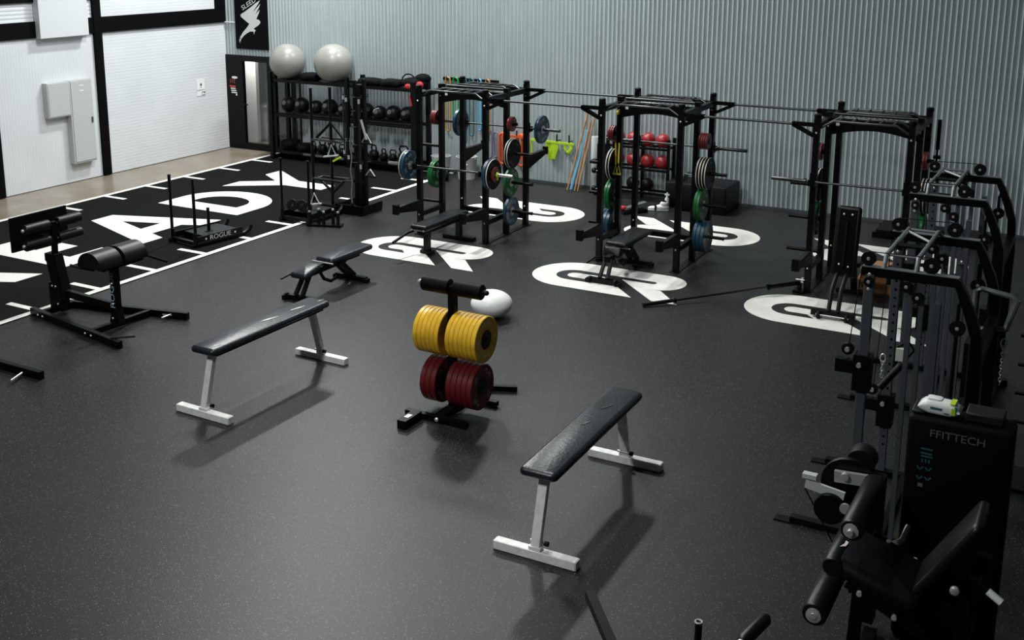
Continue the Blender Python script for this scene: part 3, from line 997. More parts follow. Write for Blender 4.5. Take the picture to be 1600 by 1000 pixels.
# yellow strap and kettle accessory hanging on the middle rack's left mid upright
t = thing('suspension_strap', 'yellow and black suspension strap hanging on the middle rack', 'strap', (-6.28, YM - 0.06, 0))
m = MB(); m.path([(0.0, 0, 2.02), (-0.012, -0.01, 1.8), (0.0, -0.012, 1.55)], 0.016, 6); m.build('black_strap', 'fabric_black', t)
m = MB(); m.bar((-0.03, -0.012, 1.62), (-0.02, -0.014, 1.30), 0.022, 0.010); m.bar((0.025, -0.012, 1.62), (0.02, -0.014, 1.32), 0.022, 0.010); m.build('yellow_strap', 'yellow_strap', t)
for x in (-0.025, 0.025):
    m = MB(); m.path([(x - 0.03, -0.014, 1.16), (x, -0.014, 1.30), (x + 0.03, -0.014, 1.16)], 0.007, 6); m.tube((x - 0.04, -0.014, 1.16), (x + 0.04, -0.014, 1.16), 0.014, 8); m.build('strap_handle', 'yellow_strap', t)
m = MB(); m.ell((-0.01, 0, 2.06), (0.03, 0.03, 0.035), 12); m.build('anchor', 'yellow_strap', t)
# ------------------------------------------------------------------ tall white-legged benches


def row_bench(x, y, label, rz, tears, near_pin):
    t = thing('row_bench', label, 'bench', (x, y, 0), rz, 'tall black benches on white legs')
    H = 0.70
    m = MB(); m.rbox((0, 0, H - 0.04), (0.305, 1.78, 0.075), 0.045, n=5)
    pad = m.build('seat_pad', 'worn_vinyl', t, ang=60)
    m = MB(); m.bb((-0.12, -0.80, H - 0.095), (0.12, 0.80, H - 0.078)); m.build('seat_board', 'black_matte', t)
    for k, (tx, ty, l, w_, a) in enumerate(tears):
        m = MB()
        n = 9
        up = [(l * (i / n - 0.5), w_ * (0.35 + 0.65 * random.random()) * math.sin(PI * (i + .5) / (n + 1))) for i in range(n + 1)]
        dn = [(px, -w_ * (0.35 + 0.65 * random.random()) * math.sin(PI * (i + .5) / (n + 1))) for i, (px, _) in enumerate(up)]
        ca, sa = math.cos(a), math.sin(a)
        m.prism([(px * ca - py * sa, px * sa + py * ca) for px, py in up + dn[::-1]][::-1], (tx, ty, H - 0.0022), UX, UY, 0.0032)
        m.build('tear', 'scuff_grey' if near_pin else 'tape_bits', pad)
    for s in (-1, 1):
        yl = s * 0.89
        m = MB(); m.bb((-0.335, yl - 0.04, 0.0), (0.335, yl + 0.04, 0.072))
        ft = m.build('foot_bar', 'white_paint', t, bevel=0.006)
        for e in (-1, 1):
            m = MB(); m.bb((e * 0.336, yl - 0.036, 0.004), (e * 0.339, yl + 0.036, 0.068)); m.build('end_plug', 'white_paint', ft)
        m = MB(); m.bar((0, yl, 0.072), (0, s * 0.74, H - 0.085), 0.074, 0.055, (0, 1, 0)); m.build('leg', 'white_paint', t, bevel=0.005)
        m = MB(); m.bb((-0.05, yl - 0.03, 0.0725), (0.05, yl + 0.03, 0.10)); m.build('leg_socket', 'white_paint', t, bevel=0.004)
        m = MB(); m.tube((-0.06, yl - s * 0.035, 0.115), (0.06, yl - s * 0.035, 0.115), 0.011, 8); pn = m.build('locking_pin', 'steel', t)
        m = MB(); m.tube((0.055, yl - s * 0.035, 0.115), (0.085, yl - s * 0.035, 0.115), 0.02, 10); m.build('pin_knob', 'black_rubber', pn)
    return t


row_bench(-3.43, 7.63, 'tall black padded bench on white legs, nearest the camera', 0.02, [(-0.02, 0.05, 0.11, 0.016, 1.2), (0.0, 0.42, 0.12, 0.008, 1.1), (0.02, 0.47, 0.09, 0.007, 1.4)], True)
row_bench(-7.32, 8.31, 'tall black padded bench on white legs left of the plate tree', -0.015, [(-0.0, 0.08, 0.24, 0.022, 1.35), (0.02, 0.50, 0.20, 0.02, 1.4), (0.08, -0.78, 0.12, 0.01, 1.3), (0.06, 0.83, 0.09, 0.008, 1.4)], False)

# ------------------------------------------------------------------ plate tree with roller top
PX_, PY_ = -5.34, 8.74
t = thing('plate_tree', 'black plate tree with a ribbed roller on top', 'plate rack', (PX_, PY_, 0))
m = MB(); m.bb((-0.035, -0.035, 0.05), (0.035, 0.035, 1.20)); m.build('post', 'black_steel', t)
m = MB(); m.bb((-0.34, -0.34, 0.012), (0.34, -0.28, 0.062)); fb = m.build('foot_bar', 'black_steel', t)
m = MB(); m.bb((-0.34, 0.24, 0.012), (0.34, 0.30, 0.062)); m.build('foot_bar', 'black_steel', t)
m = MB(); m.bb((-0.05, -0.28, 0.02), (0.05, 0.24, 0.055)); m.build('base_beam', 'black_steel', t)
for x in (-0.30, 0.30):
    for y in (-0.31, 0.27):
        m = MB(); m.tube((x, y, 0), (x, y, 0.012), 0.03, 10); m.build('rubber_foot', 'black_rubber', t)
m = MB(); m.lathe([(0.022, 0), (0.022, 0.008), (0.012, 0.016), (0, 0.016)], (0.02, -0.34, 0.036), (0, -1, 0), 10); m.build('bolt', 'bolt_steel', t)
# square tow socket
m = MB(); m.bb((-0.245, -0.62, 0.0), (-0.145, -0.34, 0.085)); sk = m.build('tow_socket', 'black_steel', t, bevel=0.004)
m = MB(); m.bb((-0.22, -0.54, 0.086), (-0.17, -0.46, 0.089)); m.build('socket_plate', 'steel', sk)
# long tail bar at the back
m = MB(); m.bar((-0.05, 0.55, 0.035), (0.32, 0.72, 0.035), 0.06, 0.05); m.bb((-0.06, 0.30, 0.012), (0.0, 0.58, 0.055)); m.build('tail_bar', 'black_steel', t)
for z, xa, xb in ((0.79, -0.335, 0.375), (0.305, -0.25, 0.335)):
    m = MB(); m.tube((xa, 0, z), (xb, 0, z), 0.024, 12); m.build('plate_peg', 'black_steel', t)
m = MB(); m.tube((-0.38, 0, 1.25), (0.38, 0, 1.25), 0.022, 12); m.bb((-0.03, -0.03, 1.18), (0.03, 0.03, 1.26)); m.build('roller_axle', 'black_steel', t)
for sg in (-1, 1):
    prof = [(0.0, 0.028), (0.070, 0.030)]
    k = 40
    for i in range(k):
        z0 = 0.032 + 0.29 * i / k
        prof += [(0.076, z0), (0.076, z0 + 0.0042), (0.073, z0 + 0.0052)]
    prof += [(0.07, 0.325), (0.03, 0.327), (0, 0.327)]
    m = MB(); m.lathe(prof, (0, 0, 1.25), (sg, 0, 0), 20); m.build('roller_pad', 'black_rubber', t, ang=25)
    m = MB(); m.lathe([(0.0, 0), (0.026, 0.0), (0.026, 0.03), (0.016, 0.045), (0, 0.045)], (sg * 0.345, 0, 1.25), (sg, 0, 0), 12); m.build('axle_cap', 'steel' if sg < 0 else 'black_steel', t)
for col, z, nl, nr in (('yellow', 0.79, 6, 7), ('red', 0.305, 3, 5)):
    for sg, n, side in ((-1, nl, 'left'), (1, nr, 'right')):
        x = PX_ + sg * 0.038
        if col == 'red':
            x = PX_ + (-0.075 if sg < 0 else 0.04)
        for k in range(n):
            x += sg * TH[col] / 2
            pos = {0: 'innermost', n - 1: 'outermost'}.get(k, f'{ORD[k]} from the post')
            plate(col, x, PY_, z, f'{CN[col]} bumper plate, {pos} of the {side} side of the plate tree', f'{col} plates on the plate tree', 0.0 if (k == n - 1) else random.uniform(-1, 1))
            x += sg * (TH[col] / 2 + 0.0018)

# squashy white exercise ball
m = MB(); m.ell((0, 0, 0), (0.255, 0.255, 0.165), 40)
tag(put('exercise_ball', m.mesh('exercise_ball', 'white_ball', 80), None, (-6.40, 11.38, 0.164)), 'flattened white exercise ball on the floor behind the plate tree', 'exercise ball')

# ------------------------------------------------------------------ adjustable benches


def adj_bench(x, y, rz, label, matn='black_vinyl', incline=0.0, seat_up=0.0, seat=True, y0=-0.015, pw=0.29, ln=0.90):
    """local frame: seat towards -y, back pad towards +y"""
    t = thing('adjustable_bench', label, 'bench', (x, y, 0), rz, 'adjustable benches')
    H = 0.44
    # feet
    for yy, w_, nm in ((-0.52, 0.44, 'front_foot'), (0.56, 0.50, 'rear_foot')):
        m = MB(); m.bb((-w_ / 2, yy - 0.035, 0.015), (w_ / 2, yy + 0.035, 0.075)); f_ = m.build(nm, 'black_steel', t)
        for e in (-1, 1):
            m = MB(); m.bb((e * w_ / 2 - 0.03, yy - 0.045, 0), (e * w_ / 2 + 0.03, yy + 0.045, 0.055)); m.build('rubber_foot', 'black_rubber', f_)
    for e in (-0.055, 0.055):
        m = MB(); m.bar((e, -0.52, 0.075), (e * 0.8, -0.36, 0.30), 0.035, 0.06, (0, 1, 0)); m.build('front_leg', 'shroud_edge', t)
    for e in (-0.05, 0.05):
        m = MB(); m.bar((e, 0.56, 0.07), (e, 0.26, 0.34), 0.04, 0.07, (0, 1, 0)); m.build('rear_leg', 'black_steel', t)
    m = MB(); m.bar((0, -0.42, 0.31), (0, 0.42, 0.33), 0.075, 0.075); m.build('spine', 'black_steel', t)
    m = MB(); m.path([(0.0, -0.10, 0.29), (0.0, -0.02, 0.17), (0.0, 0.12, 0.10), (0, 0.26, 0.12)], 0.022, 8); m.build('ladder_arc', 'black_steel', t)
    # seat
    cs, sn = math.cos(seat_up), math.sin(seat_up)
    M = Matrix.Translation((0, -0.20, H - 0.03)) @ Matrix.Rotation(-seat_up, 4, 'X')
    m = MB(); m.rbox((0, -0.18 if seat else -0.05, 0), (0.27, 0.34 if seat else 0.16, 0.08), 0.04); m.xf(M); m.build('seat_pad', matn, t, ang=60)
    # back
    M = Matrix.Translation((0, y0, H - 0.03 + (0.03 if not seat else 0))) @ Matrix.Rotation(incline, 4, 'X')
    m = MB(); m.rbox((0, ln / 2, 0), (pw, ln, 0.08), 0.04); m.xf(M); bp = m.build('back_pad', matn, t, ang=60)
    m = MB(); m.bb((-0.045, 0.05, -0.10), (0.045, 0.72, -0.04)); m.xf(M); m.build('pad_rail', 'black_steel', bp)
    m = MB(); m.tube((-0.17, -0.03, H - 0.05), (0.17, -0.03, H - 0.05), 0.011, 8); m.build('hinge_pin', 'steel', t)
    for e in (-1, 1):
        m = MB(); m.lathe([(0.0, 0), (0.045, 0), (0.045, 0.025), (0, 0.025)], (e * 0.17, -0.545, 0.05), (e, 0, 0), 14); m.build('wheel', 'black_rubber', t)
    m = MB(); m.path([(-0.10, -0.40, 0.33), (-0.16, -0.46, 0.33), (-0.20, -0.62, 0.29)], 0.014, 8); m.build('carry_handle', 'black_steel', t)
    return t


adj_bench(-8.80, 11.20, -0.02, 'black adjustable bench on open floor beside the tall bench', 'worn_vinyl', 0.0, -0.25)
adj_bench(-5.76, 13.80, 0.0, 'black adjustable bench standing in the middle rack', 'black_vinyl', 0.0, -1.1, False, -0.12, 0.32, 0.95)
t = thing('flat_bench', 'black flat bench standing in the left rack', 'bench', (-8.62, 13.76, 0), 0, 'adjustable benches')
m = MB(); m.rbox((0, 0, 0.425), (0.285, 1.22, 0.085), 0.03); m.build('pad', 'black_vinyl', t, ang=60)
m = MB(); m.bb((-0.05, -0.50, 0.31), (0.05, 0.52, 0.378)); m.build('spine', 'black_steel', t)
m = MB(); m.bb((-0.04, -0.40, 0.05), (0.04, -0.32, 0.31)); m.build('front_post', 'black_steel', t)
m = MB(); m.bb((-0.09, -0.42, 0.0), (0.09, -0.29, 0.05)); m.build('front_foot', 'black_steel', t)
m = MB(); m.bb((-0.04, 0.50, 0.06), (0.04, 0.58, 0.31)); m.build('rear_post', 'black_steel', t)
m = MB(); m.bb((-0.27, 0.50, 0.0), (0.27, 0.60, 0.06)); m.build('rear_foot', 'black_steel', t)
m = MB(); m.path([(-0.13, -0.52, 0.36), (-0.18, -0.60, 0.34), (-0.22, -0.92, 0.26)], 0.022, 8); m.build('carry_handle', 'black_steel', t)
for e in (-1, 1):
    m = MB(); m.lathe([(0.014, 0), (0.014, 0.008), (0, 0.010)], (e * 0.10, -0.611, 0.40), (0, -1, 0), 8); m.build('bolt', 'bolt_steel', t)
# bench of the right rack: turned round, back pad raised upright
t = thing('incline_bench', 'black incline bench with its back pad raised, by the right rack', 'bench', (-2.765, 13.33, 0), 0, 'adjustable benches')
m = MB(); m.bb((-0.26, -0.035, 0.03), (0.26, 0.035, 0.09)); f_ = m.build('rear_foot', 'black_steel', t)
for e in (-1, 1):
    m = MB(); m.lathe([(0, 0), (0.05, 0), (0.05, 0.03), (0, 0.03)], (e * 0.15, -0.05, 0.05), (e, 0, 0), 16); wh = m.build('wheel', 'black_rubber', f_)
    m = MB(); m.lathe([(0, 0), (0.015, 0), (0.012, 0.012), (0, 0.012)], (e * 0.18, -0.05, 0.05), (e, 0, 0), 10); m.build('wheel_bolt', 'bolt_steel', f_)
m = MB(); m.tube((-0.16, -0.05, 0.05), (0.16, -0.05, 0.05), 0.008, 8); m.build('axle', 'steel', t)
for e in (-1, 1):
    m = MB(); m.path([(e * 0.055, 0.0, 0.09), (e * 0.055, 0.10, 0.34), (e * 0.055, 0.30, 0.46), (e * 0.05, 0.62, 0.50)], 0.026, 8); m.build('leg', 'shroud_edge', t)
m = MB(); m.bb((-0.07, 0.06, 0.25), (0.07, 0.14, 0.29)); m.build('brace', 'shroud_edge', t)
M = Matrix.Translation((0, 0.44, 0.46)) @ Matrix.Rotation(math.radians(80), 4, 'X')
m = MB(); m.rbox((0, 0.40, 0.04), (0.30, 0.88, 0.065), 0.04); m.xf(M); bp = m.build('back_pad', 'black_vinyl', t, ang=60)
m = MB(); m.bb((-0.10, 0.02, 0.076), (0.10, 0.80, 0.088)); m.xf(M); m.build('pad_board', 'black_matte', bp)
for a_, b_ in ((-0.05, 0.74), (0.05, 0.74), (-0.05, 0.12), (0.06, 0.10)):
    m = MB(); m.lathe([(0.013, 0), (0.013, 0.004), (0.006, 0.009), (0, 0.009)], (a_, b_, 0.088), (0, 0, 1), 8); m.xf(M); m.build('bolt', 'bolt_steel', bp)
m = MB(); m.bb((-0.012, 0.10, 0.088), (0.012, 0.66, 0.12)); m.xf(M); m.build('pad_rail', 'black_steel', bp)
m = MB(); m.rbox((0, 0.92, 0.50), (0.27, 0.40, 0.065), 0.04); m.build('seat_pad', 'black_vinyl', t, ang=60)
m = MB(); m.bar((0, 0.55, 0.44), (0, 1.10, 0.42), 0.07, 0.07); m.bar((0, 1.05, 0.42), (0, 1.16, 0.05), 0.07, 0.06, (0, 1, 0)); m.bb((-0.22, 1.13, 0.0), (0.22, 1.20, 0.06)); m.build('frame', 'black_steel', t)

# ------------------------------------------------------------------ glute-ham machine
t = thing('glute_ham_bench', 'black glute-ham machine with half-round pads and foot rollers beside the turf', 'exercise machine', (-10.3, 8.9, 0))
O = V((-10.3, 8.9, 0))
L = lambda x, y, z: V((x, y, z)) - O


def beam(a, b, w_, h_, nm, matn='black_steel', par=None, up=(0, 0, 1)):
    m = MB(); m.bar(L(*a), L(*b), w_, h_, up)
    return m.build(nm, matn, par or t)


r1 = beam((-11.33, 8.66, 0.045), (-9.46, 8.33, 0.045), 0.06, 0.085, 'base_rail')
r2 = beam((-11.23, 9.06, 0.045), (-9.52, 9.45, 0.045), 0.06, 0.085, 'base_rail')
beam((-11.13, 8.65, 0.05), (-11.10, 9.06, 0.05), 0.06, 0.07, 'cross_beam')
beam((-10.06, 8.47, 0.05), (-10.02, 9.30, 0.05), 0.06, 0.07, 'cross_beam')
beam((-10.06, 8.85, 0.05), (-10.06, 8.85, 0.86), 0.07, 0.09, 'pad_post')
beam((-11.02, 8.86, 0.28), (-10.09, 8.86, 0.24), 0.055, 0.09, 'spine')
m = MB(); m.poly3([L(-10.14, 8.80, 0.05), L(-9.98, 8.80, 0.05), L(-10.02, 8.80, 0.20), L(-10.10, 8.80, 0.20), L(-10.14, 8.90, 0.05), L(-9.98, 8.90, 0.05), L(-10.02, 8.90, 0.20), L(-10.10, 8.90, 0.20)], [(0, 1, 2, 3), (7, 6, 5, 4), (0, 4, 5, 1), (1, 5, 6, 2), (2, 6, 7, 3), (3, 7, 4, 0)]); m.build('gusset', 'black_steel', t)
beam((-11.06, 8.86, 0.05), (-11.06, 8.86, 0.40), 0.20, 0.13, 'rear_tower')
beam((-10.98, 8.86, 0.20), (-11.10, 8.86, 0.72), 0.12, 0.18, 'incline_mast', up=(1, 0, 0))
m = MB(); m.bb(L(-11.20, 8.80, 0.66), L(-11.02, 8.92, 0.76)); m.build('mast_clamp', 'black_steel', t, bevel=0.004)
beam((-11.08, 8.86, 0.74), (-11.06, 8.86, 1.16), 0.05, 0.06, 'roller_mast')
m = MB(); m.bb(L(-11.33, 8.44, 0.83), L(-11.30, 9.26, 1.25)); m.bb(L(-11.30, 8.83, 0.92), L(-11.06, 8.89, 0.97)); m.build('foot_plate', 'black_steel', t)
for z in (0.94, 1.13):
    m = MB(); m.tube(L(-11.08, 8.42, z), L(-11.08, 9.30, z), 0.014, 8); ax = m.build('roller_axle', 'steel', t)
    for ya, yb in ((8.45, 8.80), (8.92, 9.27)):
        m = MB(); m.lathe([(0.0, 0), (0.058, 0), (0.066, 0.010), (0.066, 0.34), (0.058, 0.35), (0, 0.35)], L(-11.08, ya, z), (0, 1, 0), 20); m.build('foot_roller', 'black_vinyl', ax)
    m = MB(); m.ell(L(-11.08, 8.435, z), (0.022, 0.022, 0.022), 10); m.build('axle_nut', 'bolt_steel', ax)
for ya, yb in ((8.50, 8.83), (8.88, 9.22)):
    prof = [(-0.19, 0.0)] + arc(0, 0.02, 0.19, 0.165, 180, 0, 18) + [(0.19, 0.0)]
    m = MB(); m.prism(prof[::-1], L(-10.07, yb, 0.80), (1, 0, 0), (0, 0, 1), yb - ya); m.build('half_round_pad', 'black_vinyl', t, bevel=0.012, seg=3)
m = MB(); m.bb(L(-10.24, 8.56, 0.77), L(-9.90, 9.16, 0.798)); m.build('pad_board', 'black_matte', t)
m = MB(); m.path([L(-10.45, 8.55, 0.78), L(-10.36, 8.62, 0.74), L(-10.14, 8.62, 0.74)], 0.016, 8); m.build('grip_handle', 'black_steel', t)
m = MB(); m.path([L(-9.62, 9.26, 0.76), L(-9.90, 9.24, 0.80)], 0.016, 8); m.build('grip_handle', 'black_steel', t)
m = MB(); m.tube(L(-9.62, 8.34, 0.095), L(-9.42, 8.52, 0.095), 0.012, 8); m.build('band_peg', 'black_steel', t)
m = MB(); m.tube(L(-9.82, 9.33, 0.05), L(-9.70, 9.36, 0.05), 0.006, 8); m.tube(L(-9.73, 9.42, 0.055), L(-9.72, 9.22, 0.055), 0.010, 8); m.build('band_peg', 'steel', t)
bl = MB()
for x, y, z in ((-9.98, 8.60, 0.05),):
    pass
for x, y, z, dy in ((-11.12, 8.57, 0.05, 1), (-11.02, 8.555, 0.05, 1), (-10.10, 8.395, 0.05, 1), (-9.98, 8.375, 0.05, 1), (-11.10, 8.795, 0.36, 1), (-11.04, 8.795, 0.36, 1), (-11.02, 8.795, 0.14, 1), (-10.07, 8.79, 0.12, 1), (-10.05, 8.79, 0.30, 1), (-10.05, 8.79, 0.55, 1), (-10.04, 8.79, 0.74, 1), (-10.09, 8.79, 0.06, 1)):
    bo = put('bolt', BOLT, t, L(x, y, z))
m = MB(); m.text('ROGUE', 0.105, L(-10.062, 8.80, 0.46), (0, 0, 1), (-1, 0, 0), 0.0015, 'CENTER', 1.25); m.build('lettering', 'print_blue', t)

# part of a second machine at the left edge of the frame
t = thing('machine_base', 'end of a black machine base rail poking in at the left edge', 'exercise machine', (-9.9, 7.1, 0))
O = V((-9.9, 7.1, 0))
beam((-11.2, 7.28, 0.045), (-9.47, 7.28, 0.045), 0.06, 0.085, 'base_rail')
m = MB(); m.tube(L(-9.70, 7.22, 0.05), L(-9.62, 7.02, 0.05), 0.011, 8); m.build('band_peg', 'steel', t)
beam((-11.2, 6.5, 0.045), (-9.5, 6.2, 0.045), 0.06, 0.085, 'base_rail')
beam((-10.9, 7.28, 0.05), (-10.9, 6.45, 0.05), 0.06, 0.07, 'cross_beam')

# ------------------------------------------------------------------ push sleds


def sled(x, y, rz, label, stub=True):
    t = thing('push_sled', label, 'sled', (x, y, 0.011), rz, 'push sleds on the turf')
    # local: runners along y
    for e in (-1, 1):
        m = MB(); m.path([(e * 0.28, -0.46, 0.035), (e * 0.28, 0.52, 0.035), (e * 0.28, 0.62, 0.08), (e * 0.28, 0.66, 0.14)], 0.032, 8); m.build('runner', 'black_steel', t)
        m = MB(); m.bb((e * 0.28 - 0.04, -0.40, 0.0), (e * 0.28 + 0.04, 0.50, 0.012)); m.build('skid', 'black_steel', t)
        m = MB(); m.lathe([(0.033, 0), (0.033, 0.18), (0.024, 0.185), (0.024, 0.99), (0.028, 0.995), (0.028, 1.01), (0, 1.012)], (e * 0.28, -0.40, 0.03), (0, 0, 1), 14); m.build('push_post', 'black_steel', t)
        m = MB(); m.bb((e * 0.28 - 0.012 if e > 0 else e * 0.28 - 0.012, -0.36, 0.05), (e * 0.28 + 0.012, 0.48, 0.15)); sp = m.build('side_plate', 'black_steel', t)
        if e > 0 and stub:
            m = MB(); m.text('ROGUE', 0.10, (e * 0.28 + 0.0125, 0.05, 0.10), (0, 1, 0), (0, 0, 1), 0.001, 'CENTER', 1.2); m.build('lettering', 'print_white', sp)
            for yy in (-0.22, 0.33):
                m = MB(); m.lathe([(0.016, 0), (0.016, 0.006), (0, 0.006)], (e * 0.28 + 0.0125, yy, 0.10), (1, 0, 0), 10); m.build('bolt', 'bolt_steel', sp)
    m = MB(); m.bb((-0.265, -0.20, 0.115), (0.265, 0.42, 0.13)); m.build('deck_plate', 'shroud_edge', t)
    m = MB(); m.bb((-0.26, -0.42, 0.03), (0.26, -0.36, 0.08)); m.build('cross_bar', 'black_steel', t)
    m = MB(); m.bb((-0.26, 0.40, 0.05), (0.26, 0.45, 0.10)); m.build('cross_bar', 'black_steel', t)
    if stub:
        m = MB(); m.lathe([(0.07, 0), (0.07, 0.006), (0.026, 0.01), (0.024, 0.36), (0, 0.362)], (0.02, 0.05, 0.131), (0, 0, 1), 14); m.build('plate_post', 'black_steel', t)
    return t


sled(-11.97, 12.35, -0.15, 'black push sled with white lettering on the turf beside the letter A')
sled(-11.46, 14.22, 0.0, 'black push sled loaded with small kit at the far turf edge', False).scale = (1, 0.84, 1)
# ------------------------------------------------------------------ storage shelving along the back wall
SX = [-15.42, -13.45, -11.88]          # post lines
SY0, SY1 = 18.02, 18.56
ZS = [0.17, 0.94, 1.66]
t = thing('storage_shelving', 'long black steel shelving full of balls and kettlebells by the back wall', 'shelving', (-13.65, 18.3, 0))
O = V((-13.65, 18.3, 0))
for i, x in enumerate(SX):
    for y in (SY0, SY1):
        m = MB(); m.bb(L(x - 0.038, y - 0.038, 0), L(x + 0.038, y + 0.038, 1.83)); m.build('shelf_post', 'black_steel', t)
    m = MB(); m.bar(L(x, SY0, 0.05), L(x, SY1, 0.05), 0.06, 0.06); m.build('side_foot', 'black_steel', t)
for a, b in ((0, 1), (1, 2)):
    for k, z in enumerate(ZS):
        m = MB()
        x0, x1 = SX[a] + 0.04, SX[b] - 0.04
        m.bb(L(x0, SY0, z - 0.03), L(x1, SY0 + 0.05, z + 0.03)); m.bb(L(x0, SY1 - 0.05, z - 0.03), L(x1, SY1, z + 0.03))
        if k == 1:
            m.bb(L(x0, SY0 + 0.05, z - 0.03), L(x1, SY0 + 0.065, z + 0.045))
        else:
            m.bb(L(x0, SY0 + 0.05, z), L(x1, SY1 - 0.05, z + 0.012))
        m.build('shelf', 'black_steel', t)
for x0, x1 in ((-14.62, -14.42), (-14.30, -14.12), (-13.80, -13.58)):
    m = MB(); m.bb(L(x0, SY0 - 0.002, 0.145), L(x1, SY0 - 0.0005, 0.19)); m.build('label_strip', 'print_dim', t)

for k, (x, r) in enumerate(((-15.12, 0.375), (-13.93, 0.40))):
    m = MB(); m.ell((0, 0, 0), (r, r, r * 0.97), 40)
    tag(put('gym_ball', m.mesh('gym_ball', 'grey_ball', 80), None, (x, 18.235, 1.69 + r * 0.97 - 0.012)), 'large grey gym ball on top of the shelving, ' + ('nearer the door' if k == 0 else 'the right one of the two'), 'gym ball', 'grey gym balls')


def sack(name, x, y, z, dx, dy, dz, label, cat, grp, matn='fabric_black', rz=0.0):
    m = MB()
    n, k = 20, 8
    rings = []
    for i in range(k + 1):
        u_ = -1 + 2 * i / k
        s_ = (1 - abs(u_) ** 4) ** 0.5 * 0.9 + 0.1 if abs(u_) < 1 else 0.25
        ring = []
        for j in range(n):
            a = 2 * PI * j / n
            c, s2 = math.cos(a), math.sin(a)
            f_ = 1 + 0.07 * math.sin(3 * a + u_ * 4 + x)
            ring.append(m.bm.verts.new((dx * u_, dy * math.copysign(abs(c) ** 0.7, c) * s_ * f_, dz * math.copysign(abs(s2) ** 0.7, s2) * s_ * f_)))
        rings.append(ring)
    for a, b in zip(rings, rings[1:]):
        for j in range(n):
            m.bm.faces.new((a[j], a[(j + 1) % n], b[(j + 1) % n], b[j]))
    m.bm.faces.new(rings[0][::-1]); m.bm.faces.new(rings[-1])
    o = put(name, m.mesh(name, matn, 60), None, (x, y, z), (0, 0, rz))
    return tag(o, label, cat, grp)


TZ2 = 1.672
sack('sandbag', -14.52, 18.25, TZ2 + 0.085, 0.24, 0.20, 0.085, 'flat black sandbag between the two grey gym balls', 'sandbag', 'bags on top of the shelving')
sack('sandbag', -13.02, 18.25, TZ2 + 0.075, 0.30, 0.20, 0.075, 'low black sandbag on the shelf top, first right of the gym balls', 'sandbag', 'bags on top of the shelving')
sack('sandbag', -12.50, 18.24, TZ2 + 0.08, 0.25, 0.20, 0.08, 'black sandbag in the middle of the right shelf top', 'sandbag', 'bags on top of the shelving', rz=0.1)
gb = thing('gear_bag', 'black gear bag with red flaps and a loop handle at the shelf end', 'bag', (-11.98, 18.24, TZ2))
for nm, c_, r_, mt in (('bag_body', (0.0, 0, 0.11), (0.30, 0.2, 0.115), 'fabric_black'), ('top_flap', (0.16, 0.05, 0.20), (0.17, 0.15, 0.10), 'fabric_black'), ('red_flap', (-0.02, -0.17, 0.06), (0.10, 0.05, 0.065), 'fabric_red'), ('red_flap', (0.22, -0.16, 0.10), (0.08, 0.05, 0.07), 'fabric_red')):
    m = MB(); m.ell(c_, r_, 16); m.build(nm, mt, gb, ang=80)
m = MB(); m.path([(-0.28, 0.0, 0.14)] + [(-0.14 + 0.15 * math.cos(a), 0, 0.15 + 0.13 * math.sin(a)) for a in [PI * (1 - i / 8) for i in range(9)]], 0.014, 8); m.build('loop_handle', 'fabric_black', gb)
m = MB(); m.bar((0.10, -0.21, 0.10), (0.12, -0.215, -0.06), 0.02, 0.006); m.bar((0.02, -0.22, 0.12), (0.06, -0.225, 0.02), 0.02, 0.006); m.build('strap_end', 'steel', gb)
m = MB(); m.bar((0.05, -0.24, -0.10), (0.10, -0.245, -0.30), 0.07, 0.02); m.build('hanging_strap', 'fabric_red', gb)

MBM = {}
for r in (0.15, 0.165, 0.175):
    m = MB(); m.ell((0, 0, 0), (r, r, r), 26); a_ = m.mesh('medicine_ball', 'dark_ball', 80)
    m = MB(); m.lathe([(0.05, 0), (0.048, 0.006), (0, 0.009)], (0, -r * 0.94, r * 0.30), (0, -1, 0.32), 14); b_ = m.mesh('round_badge', 'print_dim')
    MBM[r] = (a_, b_)
xs = [(-15.17, .165, 'first'), (-14.82, .165, 'second'), (-14.45, .15, 'third'), (-14.10, .175, 'fourth'), (-13.72, .15, 'fifth'), (-13.18, .165, 'sixth'), (-12.85, .15, 'seventh'), (-12.52, .165, 'eighth'), (-12.18, .165, 'ninth')]
for x, r, o_ in xs:
    b_ = put('medicine_ball', MBM[r][0], None, (x, 18.29, 0.975 + r))
    tag(b_, f'black medicine ball on the middle shelf, {o_} counting from the door', 'medicine ball', 'medicine balls on the shelving')
    put('round_badge', MBM[r][1], b_)
bb_ = bpy.data.objects['medicine_ball.006'] if 'medicine_ball.006' in bpy.data.objects else None
m = MB(); m.path([(-0.10 + 0.02, -0.115, 0.02), (-0.06, -0.11, 0.075), (0.0, -0.10, 0.105), (0.05, -0.095, 0.11)], 0.012, 6)
o = m.build('white_stripe', 'print_white', bb_)


def kettlebell_mesh(s):
    m = MB()
    m.lathe([(0, 0), (0.07 * s, 0), (0.098 * s, 0.03 * s), (0.108 * s, 0.09 * s), (0.095 * s, 0.15 * s), (0.06 * s, 0.185 * s), (0, 0.195 * s)], (0, 0, 0), (0, 0, 1), 20)
    body = m.mesh('kettlebell', 'iron', 60)
    m = MB(); m.path([(-0.055 * s, 0, 0.165 * s), (-0.078 * s, 0, 0.235 * s), (-0.055 * s, 0, 0.285 * s), (0.055 * s, 0, 0.285 * s), (0.078 * s, 0, 0.235 * s), (0.055 * s, 0, 0.165 * s)], 0.0165 * s, 8)
    return body, m.mesh('handle', 'iron', 60)


